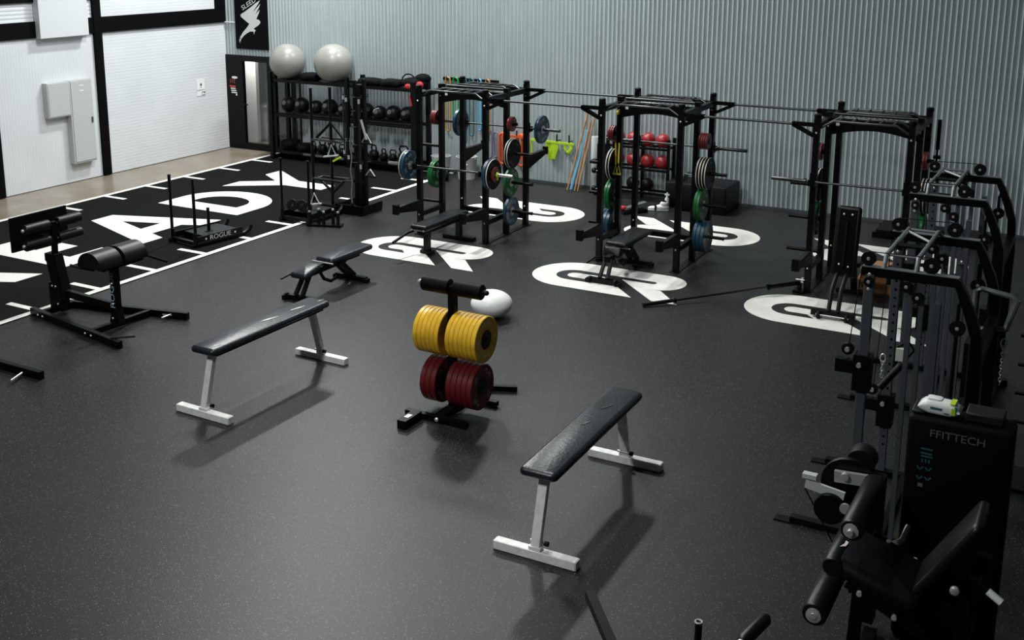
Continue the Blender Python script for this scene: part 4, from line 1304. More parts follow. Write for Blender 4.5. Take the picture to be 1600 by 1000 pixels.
KB = {s: kettlebell_mesh(s) for s in (0.8, 1.0, 1.15)}
kx = [(-14.52, 0.8), (-14.28, 1.0), (-14.03, 1.0), (-13.78, 0.8), (-13.22, 0.8), (-12.98, 1.0), (-12.74, 0.8), (-12.52, 0.8), (-12.26, 1.15), (-12.03, 1.0)]
for i, (x, s) in enumerate(kx):
    o = put('kettlebell', KB[s][0], None, (x, 18.24, 0.183), (0, 0, random.uniform(-.4, .4)))
    nth = ORD[i] if i < 9 else 'tenth'
    tag(o, f'black iron kettlebell on the bottom shelf, {nth} counting from the left', 'kettlebell', 'kettlebells on the bottom shelf')
    put('handle', KB[s][1], o)
sack('sandbag', -15.12, 18.25, 0.30, 0.20, 0.20, 0.115, 'slumped black sandbag on the bottom shelf by the door, left one', 'sandbag', 'bags on the bottom shelf')
sack('sandbag', -14.73, 18.22, 0.27, 0.15, 0.19, 0.09, 'slumped black sandbag beside the first kettlebell', 'sandbag', 'bags on the bottom shelf', rz=0.3)

# ------------------------------------------------------------------ cable attachment tower
t = thing('attachment_tower', 'tall black attachment tower hung with cable handles at the turf edge', 'equipment stand', (-10.98, 15.06, 0))
m = MB(); m.bb((-0.34, -0.30, 0.0), (0.22, 0.26, 0.05)); m.build('base_plate', 'black_steel', t)
m = MB()
for e in (-1, 1):
    m.bb((-0.06 + e * 0.26, -0.30, 0.05), (-0.06 + e * 0.29, 0.26, 0.16))
m.bb((-0.34, -0.30, 0.05), (0.22, -0.27, 0.16))
m.build('base_tray', 'black_steel', t)
m = MB(); m.bb((-0.05, -0.05, 0.05), (0.05, 0.05, 2.16)); m.build('column', 'black_steel', t)
for xx_, h_ in ((-0.105, 2.22), (0.09, 2.25)):
    m = MB(); m.bb((xx_ - 0.022, -0.03, 0.05), (xx_ + 0.022, 0.03, h_)); m.build('side_rail', 'black_steel', t)
for z in (0.5, 1.1, 1.7):
    m = MB(); m.bb((-0.13, -0.062, z), (0.115, -0.052, z + 0.05)); m.build('clamp_plate', 'black_steel', t)
hk = [(1.95, 0.13), (1.72, 0.15), (1.45, 0.15), (1.15, 0.15), (0.85, 0.15)]
for z, r in hk:
    for k in range(4):
        a = PI / 4 + k * PI / 2
        m = MB(); m.path([(0.04 * math.cos(a), 0.04 * math.sin(a), z), (r * math.cos(a), r * math.sin(a), z), (r * 1.08 * math.cos(a), r * 1.08 * math.sin(a), z + 0.05)], 0.008, 6); m.build('hook', 'bar_steel', t)


def hung(name, label, cat, build, loc):
    o = thing(name, label, cat, loc, 0, 'cable attachments on the tower')
    build(o)
    return o


def straight_bar(o, ln, tilt=0.0, matn='bar_steel'):
    m = MB(); m.tube((0, 0, 0), (tilt, 0, -ln), 0.013, 10); m.build('shaft', matn, o)
    for f_ in (0.03, 0.90):
        m = MB(); m.tube((tilt * f_, 0, -ln * f_), (tilt * (f_ + .06), 0, -ln * (f_ + .06)), 0.019, 10); m.build('collar', 'steel', o)


hung('straight_bar', 'thin steel cable bar hanging at the left of the tower column', 'cable bar', lambda o: straight_bar(o, 1.05), (-11.16, 14.84, 2.02))
hung('straight_bar', 'thin dark cable bar hanging in front of the tower column', 'cable bar', lambda o: straight_bar(o, 1.10, 0.03, 'black_steel'), (-11.06, 14.78, 2.0))
hung('straight_bar', 'thin steel cable bar hanging at the right of the tower column', 'cable bar', lambda o: straight_bar(o, 1.25, 0.01), (-10.86, 14.86, 1.98))


def rope(o):
    m = MB(); m.path([(0.010 * math.sin(i * 1.1), 0.006 * math.cos(i * 0.9), -1.28 * i / 18) for i in range(19)], 0.013, 8); m.build('rope', 'grey_pipe', o)
    m = MB(); m.ell((0.0, 0.0, -1.30), (0.03, 0.03, 0.05), 10); m.build('end_knob', 'black_rubber', o)


hung('tricep_rope', 'long grey rope hanging down the front of the tower', 'rope', rope, (-10.97, 14.76, 1.48))


def dhandle(o, w_=0.13, h_=0.17, col='steel'):
    m = MB(); m.path([(-w_ / 2, 0, -h_), (0, 0, 0), (w_ / 2, 0, -h_)], 0.008, 6); m.build('stirrup', col, o)
    m = MB(); m.tube((-w_ / 2 - 0.01, 0, -h_), (w_ / 2 + 0.01, 0, -h_), 0.016, 10); m.build('grip', 'black_rubber', o)


hung('stirrup_attachment', 'steel triangular pull handle sticking out right of the tower', 'cable handle', lambda o: dhandle(o, 0.20, 0.16), (-10.72, 14.86, 1.38))
hung('stirrup_attachment', 'steel pull handle low on the right of the tower', 'cable handle', lambda o: dhandle(o, 0.20, 0.12), (-10.70, 14.92, 0.78))


def vbar(o):
    m = MB(); m.tube((0, 0, 0), (0.11, 0, -0.34), 0.02, 8); m.build('arm', 'steel', o)
    m = MB(); m.tube((0.105, 0, -0.32), (0.125, 0, -0.40), 0.026, 10); m.build('grip', 'black_rubber', o)


hung('row_attachment', 'bare steel angled row handle hanging right of the tower', 'cable handle', vbar, (-10.78, 14.80, 1.62))

# second stand: two poles with triangular hanger frames
t = thing('hanger_stand', 'black two-pole stand with triangular hanger frames beside the tower', 'equipment stand', (-11.66, 15.12, 0))
m = MB(); m.bb((-0.50, -0.10, 0.011), (0.20, 0.10, 0.04)); m.build('base_plate', 'black_steel', t)
for x, h_, tp in ((-0.40, 2.01, 0.02), (0.01, 2.05, 0.02)):
    m = MB(); m.tube((x, 0.0, 0.011), (x, 0.0, h_), 0.026, 12); p_ = m.build('pole', 'black_steel', t)
    m = MB(); m.tube((x, 0.0, h_), (x, 0.0, h_ + 0.02), 0.031, 12); m.build('pole_cap', 'bar_steel', p_)
for z, w_, ap in ((1.34, 0.30, 0.12), (0.66, 0.30, -0.42)):
    m = MB()
    for e in (-1, 1):
        m.tube((0.02, 0, z + ap), (0.02 + e * w_, -0.03, z - 0.16), 0.024, 8)
    m.build('triangle_frame', 'black_steel', t)
    m = MB(); m.path([(0.02 - w_, -0.16, z - 0.17), (0.02 + w_, -0.16, z - 0.17), (0.02 + w_ + 0.04, 0.04, z - 0.16), (0.02 - w_ + 0.06, 0.04, z - 0.16)], 0.018, 8, closed=True); m.build('hanger_tray', 'bar_steel', t)


def lathandle(o, col):
    m = MB(); m.path([(-0.06, 0, -0.20), (0.02, 0, 0), (0.10, 0.03, -0.18)], 0.010, 6); m.build('stirrup', 'foam_white', o)
    m = MB(); m.bar((-0.13, -0.02, -0.21), (0.14, 0.03, -0.17), 0.05, 0.022); m.build('grip', col, o)


hung('stirrup_attachment', 'cream triangular handle hanging from the upper hanger frame', 'cable handle', lambda o: lathandle(o, 'foam_white'), (-11.58, 15.0, 1.10))
hung('stirrup_attachment', 'cream strap handle lying on the loaded sled', 'cable handle', lambda o: lathandle(o, 'foam_white'), (-11.42, 14.30, 0.42))
m = MB(); m.bar((-0.07, 0, -0.03), (0.07, 0.02, 0.05), 0.035, 0.03)
tag(put('cable_grip', m.mesh('cable_grip', 'lime_band'), None, (-11.44, 14.98, 0.86)), 'short bright lime cable grip hanging beside the cream handle', 'cable handle')

# short upright handles standing in a floor holder
hs = thing('handle_holder', 'low black floor holder at the turf edge', 'equipment stand', (-10.93, 13.95, 0))
m = MB(); m.bar((-0.26, -0.10, 0.02), (0.28, 0.10, 0.02), 0.16, 0.03); m.build('base', 'black_steel', hs)
for k in range(5):
    f_ = k / 4
    o = thing('short_bar', f'short black steel-capped bar in the floor holder, {ORD[k]} from the left', 'short bar', (-10.93 - 0.21 + 0.44 * f_, 13.95 - 0.085 + 0.17 * f_ + (0.03 if k % 2 else -0.03), 0.036), 0, 'bars in the floor holder')
    m = MB(); m.tube((0, 0, 0), (0, 0, 0.19 + 0.03 * (k % 2)), 0.027, 12); m.build('grip', 'black_rubber', o)
    m = MB(); m.tube((0, 0, 0.19 + 0.03 * (k % 2)), (0, 0, 0.215 + 0.03 * (k % 2)), 0.021, 12); m.build('cap', 'steel', o)
# gear resting on the second sled
for i, (x, y, r) in enumerate(((-11.66, 14.05, 0.10), (-11.52, 14.12, 0.095), (-11.36, 14.05, 0.09))):
    m = MB(); m.lathe([(0.03, -0.02), (r - 0.01, -0.02), (r, -0.01), (r, 0.01), (r - 0.01, 0.02), (0.03, 0.02), (0.03, -0.02)], (0, 0, 0), (0.25, -0.9, 0.25), 20)
    tag(put('change_plate', m.mesh('change_plate', 'black_rubber'), None, (x, y, 0.141 + r)), f'small black plate leaning on the loaded sled, {ORD[i]} from the left', 'weight plate', 'small plates on the loaded sled')

# ------------------------------------------------------------------ bands, sticks and kit on the back wall


def band(x, z0, z1, w_, col, label, y=BWY - 0.07, off=0.0):
    m = MB()
    hw = w_ / 2
    pts = [(x - hw, z0 + hw), (x - hw, z1 - hw)] + [(x + hw * math.cos(a), z1 - hw + hw * math.sin(a)) for a in [PI * (1 - i / 6) for i in range(1, 6)]] + [(x + hw, z1 - hw), (x + hw, z0 + hw)] + [(x + hw * math.cos(a), z0 + hw + hw * math.sin(a)) for a in [-PI * i / 6 for i in range(1, 6)]]
    m.path([(a - x, 0, b) for a, b in pts], 0.028 if col == 'orange_band' else 0.017, 6, closed=True)
    o = m.build('resistance_band', col, None, ang=70)
    o.location = (x, y, 0)
    return tag(o, label, 'resistance band', 'resistance bands on the wall')


hr = thing('hook_rail', 'black hook rail high on the corrugated wall behind the left rack', 'hook rail', (-10.95, BWY - 0.03, 1.86))
m = MB(); m.bb((-0.62, -0.01, -0.03), (0.62, 0.012, 0.03)); m.build('rail', 'black_steel', hr)
for k in range(6):
    x = -0.46 + 0.178 * k
    m = MB(); m.path([(x, 0, 0.0), (x, -0.13, 0.0), (x, -0.14, 0.06)], 0.010, 6); m.build('hook', 'black_steel', hr)
cols = [('ochre_band', 0.10, 0.85, 'thin ochre'), ('green_band', 0.11, 0.95, 'bright green'), ('teal_band', 0.12, 0.62, 'dark teal'), ('teal_band', 0.09, 0.80, 'slim dark teal'), ('blue_band', 0.06, 0.92, 'pale blue'), ('ochre_band', 0.08, 0.86, 'ochre')]
for k, (c, w_, z0, nm) in enumerate(cols):
    x = -10.95 - 0.46 + 0.178 * k
    where = ['leftmost on the high hook rail', 'second on the high hook rail', 'third on the high hook rail', 'fourth on the high hook rail', 'fifth on the high hook rail', 'rightmost on the high hook rail'][k]
    band(x, z0, 1.90, w_, c, f'{nm} resistance band hanging {where}', BWY - 0.12)
band(-10.52, 0.38, 0.93, 0.13, 'purple_band', 'grey-purple resistance band on the low hooks beside the orange ones')
band(-10.36, 0.42, 0.90, 0.10, 'purple_band', 'slim grey-purple resistance band nearest the orange ones')
for k, (x, w_, z0) in enumerate(((-10.20, 0.16, 0.30), (-10.13, 0.10, 0.36), (-9.80, 0.15, 0.30), (-9.72, 0.10, 0.40))):
    band(x, z0, 0.90, w_, 'orange_band', ['wide orange band hanging left of the rack upright', 'narrow orange band inside the left wide one', 'wide orange band hanging behind the rack upright', 'narrow orange band at the right of the orange ones'][k], BWY - 0.09 - 0.035 * (k % 2))
m = MB(); m.bar((0, 0, 0), (0.50, 0, 0), 0.03, 0.045)
tag(put('resistance_band', m.mesh('resistance_band', 'orange_band'), None, (-10.12, BWY - 0.17, 0.87)), 'orange band stretched flat between two low hooks', 'resistance band', 'resistance bands on the wall')
for k, x in enumerate((-9.86, -9.02, -8.77)):
    m = MB(); m.tube((0, 0, 0), (0, -0.16, 0), 0.010, 8); m.tube((0, -0.16, -0.03), (0, -0.16, 0.13), 0.014, 8)
    tag(put('wall_hook', m.mesh('wall_hook', 'black_steel'), None, (x, BWY - 0.012, 0.86)), ['black wall hook holding the orange bands', 'black wall hook left of the two beside the leaning sticks', 'black wall hook nearest the leaning sticks'][k], 'hook', 'low wall hooks')


def lime(x, zs, label, ln):
    m = MB()
    for k in range(ln):
        dx = 0.03 * k
        m.path([(dx - 0.05, 0.01 * k, 0.02), (dx - 0.07, -0.02, -0.09 - 0.02 * k), (dx, -0.03, zs - 0.01 * (k % 3)), (dx + 0.06, -0.02, -0.08), (dx + 0.03, 0, 0.02)], 0.017, 6)
    o = m.build('resistance_band', 'lime_band', None, ang=70)
    o.location = (x, BWY - 0.16, 0.83)
    return tag(o, label, 'resistance band', 'lime bands on the low hooks')


lime(-9.17, -0.30, 'bunched lime band knotted over the middle low hook', 5)
lime(-8.79, -0.17, 'small bunched lime band on the hook by the sticks', 2)
m = MB(); m.path([(0, 0, 0), (0.02, -0.01, -0.26)], 0.022, 6)
tag(put('resistance_band', m.mesh('resistance_band', 'lime_band'), None, (-9.56, BWY - 0.15, 0.85)), 'single lime band tail hanging right of the rack upright', 'resistance band', 'lime bands on the low hooks')
m = MB(); m.bar((0, 0, 0.0), (0.90, 0, -0.02), 0.025, 0.04)
tag(put('resistance_band', m.mesh('resistance_band', 'lime_band'), None, (-9.56, BWY - 0.178, 0.845)), 'lime band stretched level along the low hooks', 'resistance band', 'lime bands on the low hooks')

# leaning sticks, pipe and foam roller
for k, (x0, x1, z1, r, mt, lab) in enumerate(((-8.68, -8.46, 1.40, 0.016, 'wood', 'wooden stick leaning on the wall, leftmost and tallest'), (-8.60, -8.46, 1.10, 0.030, 'blue_band', 'pale blue plastic pipe leaning between the wooden sticks'), (-8.53, -8.40, 1.28, 0.016, 'wood', 'wooden stick leaning right of the blue pipe'), (-8.47, -8.33, 1.31, 0.014, 'wood', 'thin wooden stick leaning farthest right beside the foam roller'))):
    m = MB(); m.tube((x0, 18.26 + 0.0 * k, r), (x1, BWY - 0.05, z1), r, 10)
    tag(m.build('leaning_stick', mt), lab, 'stick', 'sticks leaning on the corrugated wall')
m = MB(); m.lathe([(0, 0), (0.07, 0), (0.075, 0.01), (0.075, 1.0), (0.07, 1.01), (0.04, 1.01), (0.038, 0.95), (0, 0.95)], (0, 0, 0), (0, 0, 1), 24)
tag(put('foam_roller', m.mesh('foam_roller', 'foam_white'), None, (-8.245, 18.50, 0)), 'long pale grey foam roller standing upright at the wall', 'foam roller')
# dark speaker-like box and dumbbells beside the roller
t = thing('dumbbell_rack', 'narrow black dumbbell stand beside the upright foam roller', 'equipment stand', (-8.02, 18.35, 0))
m = MB(); m.bb((-0.12, -0.14, 0), (0.12, 0.14, 0.03)); m.bb((-0.10, -0.05, 0.03), (0.10, 0.10, 0.92)); m.build('frame', 'black_steel', t)
for z in (0.12, 0.45, 0.62):
    for e in (-1, 1):
        m = MB(); m.lathe([(0, 0), (0.04, 0), (0.05, 0.015), (0.05, 0.06), (0.04, 0.075), (0, 0.075)], (e * 0.06, -0.16, z), (e, 0, 0), 10); m.build('dumbbell_head', 'iron', t)
    m = MB(); m.tube((-0.07, -0.16, z), (0.07, -0.16, z), 0.014, 8); m.build('dumbbell_grip', 'steel', t)

# red ball rack
t = thing('ball_rack', 'black upright ball rack holding red balls at the corrugated wall', 'ball rack', (-7.2, 18.3, 0))
for x in (-0.66, -0.10, 0.48):
    for y in (-0.12, 0.16):
        m = MB(); m.bb((x - 0.025, y - 0.025, 0), (x + 0.025, y + 0.025, 1.12)); m.build('post', 'black_steel', t)
for z in (0.14, 0.56, 0.94):
    for y in (-0.12, 0.16):
        m = MB(); m.bar((-0.66, y, z), (0.48, y, z), 0.03, 0.04); m.build('shelf_rail', 'black_steel', t)
ball = MB(); ball.ell((0, 0, 0), (0.125, 0.125, 0.125), 24); RB = ball.mesh('slam_ball', 'red_ball', 80)
ball = MB(); ball.ell((0, 0, 0), (0.115, 0.115, 0.115), 24); DB = ball.mesh('slam_ball', 'dark_ball', 80)
for row, z, mesh, cn in (('top', 0.96, RB, 'red'), ('middle', 0.58, RB, 'red'), ('bottom', 0.16, DB, 'black')):
    for k, x in enumerate((-7.72, -7.42, -7.15, -6.88)):
        if row == 'bottom' and k in (0, 3):
            continue
        o = put('slam_ball', mesh, None, (x, 18.32, z + 0.115))
        tag(o, f'{cn} ball in the {row} row of the ball rack, {ORD[k]} from the left', 'medicine ball', f'{cn} balls in the ball rack')

# low black plyometric boxes
for k, (x0, x1, y0, y1, h_, lab) in enumerate(((-6.36, -5.55, 17.78, 18.55, 0.47, 'large flat black foam plyo box at the wall right of the middle rack'), (-6.68, -6.40, 17.95, 18.55, 0.44, 'narrow black foam box between the ball rack and the large box'))):
    m = MB(); m.rbox(((x0 + x1) / 2, (y0 + y1) / 2, h_ / 2), (x1 - x0, y1 - y0, h_), 0.02)
    tag(m.build('plyo_box', 'black_rubber'), lab, 'plyo box', 'black foam boxes')
m = MB(); m.path([(0, 0, 0), (0.03, -0.02, 0.13), (0.16, -0.02, 0.13), (0.18, 0, 0)], 0.014, 8); m.path([(0.0, 0.10, 0), (0.03, 0.10, 0.13), (0.16, 0.10, 0.13), (0.18, 0.12, 0)], 0.014, 8)
tag(put('parallette_bar', m.mesh('parallette_bar', 'bar_steel'), None, (-6.34, 17.95, 0.484)), 'pair of low steel push-up bars on the large black box', 'push-up bars')

# cycling shoe-like trainer on the floor and red/black foam wedge
t = thing('trainer_shoe', 'white trainer shoe with a black strap on the floor under the ball rack', 'shoe', (-6.66, 17.62, 0), 0.35)
m = MB(); m.ell((0.06, 0, 0.055), (0.12, 0.055, 0.055), 20); m.ell((-0.08, 0, 0.04), (0.10, 0.05, 0.038), 20); m.ell((0.09, 0, 0.11), (0.07, 0.045, 0.06), 16); m.build('upper', 'shoe_white', t, ang=80)
m = MB(); m.rbox((0.0, 0, 0.012), (0.36, 0.11, 0.022), 0.045); m.build('sole', 'foam_white', t)
m = MB(); m.bar((-0.05, -0.057, 0.05), (-0.05, 0.057, 0.05), 0.03, 0.075); m.build('strap', 'fabric_black', t)
m = MB(); m.ell((0.09, 0, 0.166), (0.045, 0.03, 0.012), 12); m.build('opening', 'black_matte', t)
t = thing('water_bottle', 'small white bottle with a tap-shaped cap behind the white shoe', 'bottle', (-6.60, 17.86, 0))
m = MB(); m.lathe([(0, 0), (0.035, 0), (0.038, 0.01), (0.038, 0.16), (0.02, 0.20), (0.02, 0.22), (0, 0.22)], (0, 0, 0), (0, 0, 1), 16); m.build('body', 'plastic_white', t)
m = MB(); m.bb((-0.04, -0.014, 0.222), (0.04, 0.014, 0.246)); m.tube((0, 0, 0.222), (0, 0, 0.27), 0.013, 10); m.build('cap', 'plastic_white', t)
t = thing('floor_slider', 'low black and grey pad with a red cap on the floor behind the middle rack', 'pad', (-7.05, 17.15, 0), 0.9)
m = MB(); m.bar((-0.05, 0, 0.08), (0.36, 0, 0.16), 0.10, 0.03); m.build('grey_top', 'grey_pipe', t)
m = MB(); m.ell((-0.06, 0, 0.10), (0.06, 0.05, 0.04), 14); m.build('red_cap', 'fabric_red', t)
m = MB(); m.bb((-0.10, -0.09, 0), (0.36, 0.09, 0.06)); m.build('base', 'black_rubber', t)

# water jug and small ball behind the left rack
t = thing('storage_tub', 'pale grey translucent tub against the wall behind the left rack', 'tub', (-10.85, 18.30, 0))
m = MB(); m.lathe([(0, 0), (0.16, 0), (0.20, 0.42), (0.205, 0.43), (0.195, 0.43), (0.16, 0.06), (0, 0.06)], (0, 0, 0), (0, 0, 1), 24); m.build('body', 'foam_white', t)
m = MB(); m.path([(-0.20, 0, 0.40), (-0.1, -0.16, 0.30), (0.1, -0.16, 0.30), (0.20, 0, 0.40)], 0.008, 6); m.build('handle', 'steel', t)
t = thing('storage_tub', 'second pale grey tub left of the first behind the left rack', 'tub', (-11.38, 18.22, 0))
m = MB(); m.lathe([(0, 0), (0.15, 0), (0.19, 0.40), (0.195, 0.41), (0.185, 0.41), (0.15, 0.06), (0, 0.06)], (0, 0, 0), (0, 0, 1), 24); m.build('body', 'foam_white', t)
m = MB(); m.ell((0, 0, 0), (0.09, 0.09, 0.09), 18)
tag(put('small_ball', m.mesh('small_ball', 'orange_band', 80), None, (-11.33, 17.86, 0.091)), 'small orange ball on the floor in front of the pale tubs', 'ball')
t = thing('ab_wheel', 'black wheel with a dark rim leaning by the orange ball', 'exercise wheel', (-11.08, 17.95, 0.13), 0.4)
m = MB(); m.lathe([(0.09, -0.03), (0.125, -0.03), (0.13, 0), (0.125, 0.03), (0.09, 0.03), (0.09, -0.03)], (0, 0, 0), (1, 0, 0), 24); m.build('tyre', 'black_rubber', t)
m = MB(); m.tube((-0.12, 0, 0), (0.12, 0, 0), 0.014, 8); m.bar((0, 0, -0.09), (0, 0, 0.09), 0.02, 0.02, (1, 0, 0)); m.bar((0, -0.09, 0), (0, 0.09, 0), 0.02, 0.02); m.build('spokes', 'grey_steel', t)

# wooden plyo steps behind the incline bench
t = thing('wooden_step', 'stacked brown wooden step behind the incline bench', 'step', (-2.56, 14.86, 0), 0.05)
for z0, dx in ((0.0, 0.20), (0.16, 0.17)):
    for y in (-0.16, 0.16):
        m = MB(); m.bb((-dx, y - 0.02, z0), (dx, y + 0.02, z0 + 0.13)); m.build('side_board', 'wood_block', t)
    m = MB(); m.bb((-dx - 0.02, -0.20, z0 + 0.131), (dx + 0.02, 0.20, z0 + 0.159)); m.build('top_board', 'wood_block', t)
m = MB(); m.bb((-0.02, -0.17, 0.32), (0.18, 0.10, 0.36)); m.build('wedge', 'wood', t)
# low black platform at the wall behind the right rack
t = thing('floor_platform', 'low black slatted platform at the wall behind the right rack', 'platform', (-2.35, 17.9, 0))
for k in range(6):
    m = MB(); m.bb((-0.75 + 0.26 * k, -0.30, 0.09), (-0.75 + 0.26 * k + 0.22, 0.35, 0.13)); m.build('slat', 'black_rubber', t)
m = MB(); m.bb((-0.80, -0.32, 0.0), (0.85, -0.26, 0.089)); m.bb((-0.80, 0.30, 0.0), (0.85, 0.36, 0.089)); m.build('frame', 'black_steel', t)
# ------------------------------------------------------------------ cable trainers on the right
def cable_trainer(label, ox, oy):
    t = thing('cable_trainer', label, 'cable machine', (ox, oy, 0), 0, 'grey cable trainers on the right')
    # local frame: front (carriages) towards -x; two side frames at y = 0 and y = 1.17
    HB = 2.10
    for q, y in enumerate((0.0, 1.17)):
        # floor beam with turned-up end plate
        m = MB(); m.bar((-0.46, y, 0.03), (0.86, y, 0.03), 0.07, 0.05); m.bb((-0.58, y - 0.045, 0.0), (-0.44, y + 0.045, 0.012)); m.build('floor_beam', 'black_steel', t)
        # grooved front post
        m = MB(); m.bb((-0.031, y - 0.034, 0.05), (0.031, y + 0.034, HB)); fp = m.build('front_post', 'grey_steel', t)
        m = MB()
        for e in (-1, 1):
            m.bb((-0.0315 + 0.0, y + e * 0.022 - 0.004, 0.06), (-0.037, y + e * 0.022 + 0.004, HB - 0.01))
        m.build('guide_rail', 'grey_pipe', fp)
        if q == 1:
            m = MB()
            for k in range(24):
                z = 0.30 + 0.072 * k
                m.lathe([(0.011, 0), (0.011, 0.0008), (0, 0.0008)], (0.005, y - 0.0342, z), (0, -1, 0), 8)
            m.build('adjustment_holes', 'black_matte', fp)
        # stack guide posts
        for x in (0.29, 0.365):
            m = MB(); m.bb((x - 0.017, y - 0.022, 0.05), (x + 0.017, y + 0.022, HB - 0.02)); m.build('guide_post', 'grey_steel', t)
        m = MB(); m.bb((0.45, y - 0.035, 0.05), (0.495, y + 0.035, HB - 0.15)); m.build('stack_shroud', 'grey_steel', t)
        for k in range(14):
            m = MB(); m.bb((0.54, y - 0.09, 0.10 + 0.05 * k), (0.68, y + 0.09, 0.145 + 0.05 * k)); m.build('weight_plate', 'iron', t)
        for yy in (-0.05, 0.05):
            m = MB(); m.tube((0.61, y + yy, 0.05), (0.61, y + yy, HB - 0.12), 0.010, 8); m.build('guide_rod', 'bar_steel', t)
        # top beam bending down at the back
        m = MB(); m.bar((-0.06, y, HB + 0.02), (0.60, y, HB + 0.02), 0.065, 0.066); tb = m.build('top_beam', 'black_steel', t)
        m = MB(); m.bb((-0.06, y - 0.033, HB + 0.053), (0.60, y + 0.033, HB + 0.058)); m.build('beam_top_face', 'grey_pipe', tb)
        m = MB()
        m.prism([(0.58, HB + 0.052), (0.61, HB + 0.040), (0.66, HB - 0.045), (0.735, HB - 0.21), (0.785, HB - 0.38), (0.80, 1.4), (0.80, 0.0), (0.72, 0.0), (0.72, 1.4), (0.708, HB - 0.36), (0.66, HB - 0.22), (0.61, HB - 0.09), (0.58, HB - 0.012)], (0, y + 0.0325, 0), (1, 0, 0), (0, 0, 1), 0.065)
        m.build('rear_post', 'black_steel', t)
        # pulleys
        for x, z, r in ((-0.02, HB + 0.11, 0.052), (0.41, HB + 0.115, 0.058), (-0.0, HB - 0.05, 0.035), (0.26, HB - 0.05, 0.04), (0.34, HB - 0.12, 0.04), (0.62, HB - 0.30, 0.055)):
            m = MB(); m.lathe([(0, -0.014), (r, -0.014), (r, -0.010), (r - 0.01, 0), (r, 0.010), (r, 0.014), (0, 0.014)], (x, y - 0.045 if z < HB else y, z), (0, 1, 0), 20); pu = m.build('pulley', 'black_rubber', t)
            m = MB(); m.lathe([(0.014, 0), (0.012, 0.006), (0, 0.008)], (x, (y - 0.060 if z < HB else y - 0.0145), z), (0, -1, 0), 8); m.build('pulley_bolt', 'bolt_steel', pu)
        for z in (HB - 0.0, HB - 0.11):
            bo = put('bolt', BOLT, t, (0.0, y - 0.034, z))
        # carriage on the front post
        zc = 1.36 if q == 0 else 0.62
        m = MB(); m.bb((-0.065, y - 0.06, zc - 0.16), (0.06, y + 0.06, zc + 0.12)); m.bb((-0.20, y - 0.03, zc - 0.04), (-0.06, y + 0.03, zc + 0.06)); ca = m.build('carriage', 'black_steel', t)
        for z in (zc + 0.14, zc + 0.02):
            m = MB(); m.lathe([(0, -0.014), (0.045, -0.014), (0.038, 0), (0.045, 0.014), (0, 0.014)], (-0.12, y, z), (0, 1, 0), 16); m.build('swivel_pulley', 'black_rubber', ca)
        m = MB(); m.tube((-0.12, y - 0.035, zc + 0.14), (-0.12, y + 0.035, zc + 0.14), 0.018, 10); m.tube((-0.02, y - 0.085, zc + 0.05), (-0.02, y - 0.06, zc + 0.05), 0.018, 10); m.build('pull_pin', 'bolt_steel', ca)
        m = MB(); m.tube((-0.055, y, HB + 0.11), (-0.115, y, zc + 0.16), 0.004, 6); m.tube((-0.02, y, HB + 0.162), (0.41, y, HB + 0.172), 0.004, 6); m.build('cable', 'black_rubber', t)
    # cross members between the sides
    for xx_, z in ((0.76, 0.08), (0.755, 1.55)):
        m = MB(); m.bar((xx_, 0.0, z), (xx_, 1.17, z), 0.07, 0.08); m.build('rear_cross_beam', 'black_steel', t)
    m = MB(); m.bar((0.20, 0.0, 0.03), (0.20, 1.17, 0.03), 0.06, 0.05); m.build('floor_cross_beam', 'black_steel', t)
    # pipe pull-up frame
    for x in (0.09, 0.31):
        m = MB(); m.path([(x, 0.0, HB + 0.05), (x, 0.07, HB + 0.135), (x, 1.0, HB + 0.125), (x, 1.17, HB + 0.06)], 0.0165, 10); m.build('pull_up_pipe', 'grey_pipe', t)
    for y, z, mt in ((0.09, HB + 0.135, 'grey_pipe'), (0.42, HB + 0.13, 'black_rubber'), (0.98, HB + 0.125, 'grey_pipe')):
        m = MB(); m.tube((0.09, y, z), (0.31, y, z), 0.012 if mt == 'grey_pipe' else 0.018, 8); m.build('rung', mt, t)
    m = MB(); m.tube((0.09, 0.92, HB + 0.126), (0.31, 0.62, HB + 0.128), 0.010, 8); m.build('diagonal_brace', 'steel', t)
    return t


T1 = cable_trainer('grey cable trainer on the right, the one nearer the camera', -1.46, 8.22)
T2 = copy_tree(T1)
T2.location = (-1.585, 10.95, 0)
T2['label'] = 'grey cable trainer on the right, the farther one by the wall'

# grip and chain hung on the trainers
t = thing('strap_grip', 'black padded single grip hanging inside the nearer cable trainer', 'cable handle', (-1.30, 8.72, 1.18), 0, 'cable trainer attachments')
m = MB(); m.tube((-0.10, -0.10, -0.10), (0.05, 0.06, 0.10), 0.028, 12); m.build('grip', 'black_rubber', t)
m = MB(); m.path([(0.05, 0.06, 0.10), (0.10, 0.10, 0.18), (0.06, 0.10, 0.24), (-0.02, 0.04, 0.20)], 0.008, 6); m.build('strap', 'fabric_black', t)
m = MB(); m.bb((-0.02, 0.02, 0.10), (0.05, 0.06, 0.20)); m.build('label_tab', 'print_white', t)


def chain(x, y, z, n, label):
    t = thing('chain', label, 'chain', (x, y, z), 0, 'cable trainer attachments')
    for k in range(n):
        m = MB()
        a = (k % 2) * PI / 2
        pts = [(0.010 * math.cos(b) * math.cos(a), 0.010 * math.cos(b) * math.sin(a), -0.026 * k + 0.019 * math.sin(b)) for b in [2 * PI * i / 10 for i in range(10)]]
        m.path(pts, 0.004, 5, closed=True)
        m.build('chain_link', 'bolt_steel', t)
    m = MB(); m.path([(0.02 * math.cos(b), 0, 0.04 + 0.035 * math.sin(b)) for b in [2 * PI * i / 12 for i in range(12)]], 0.006, 6, closed=True); m.build('snap_hook', 'bolt_steel', t)


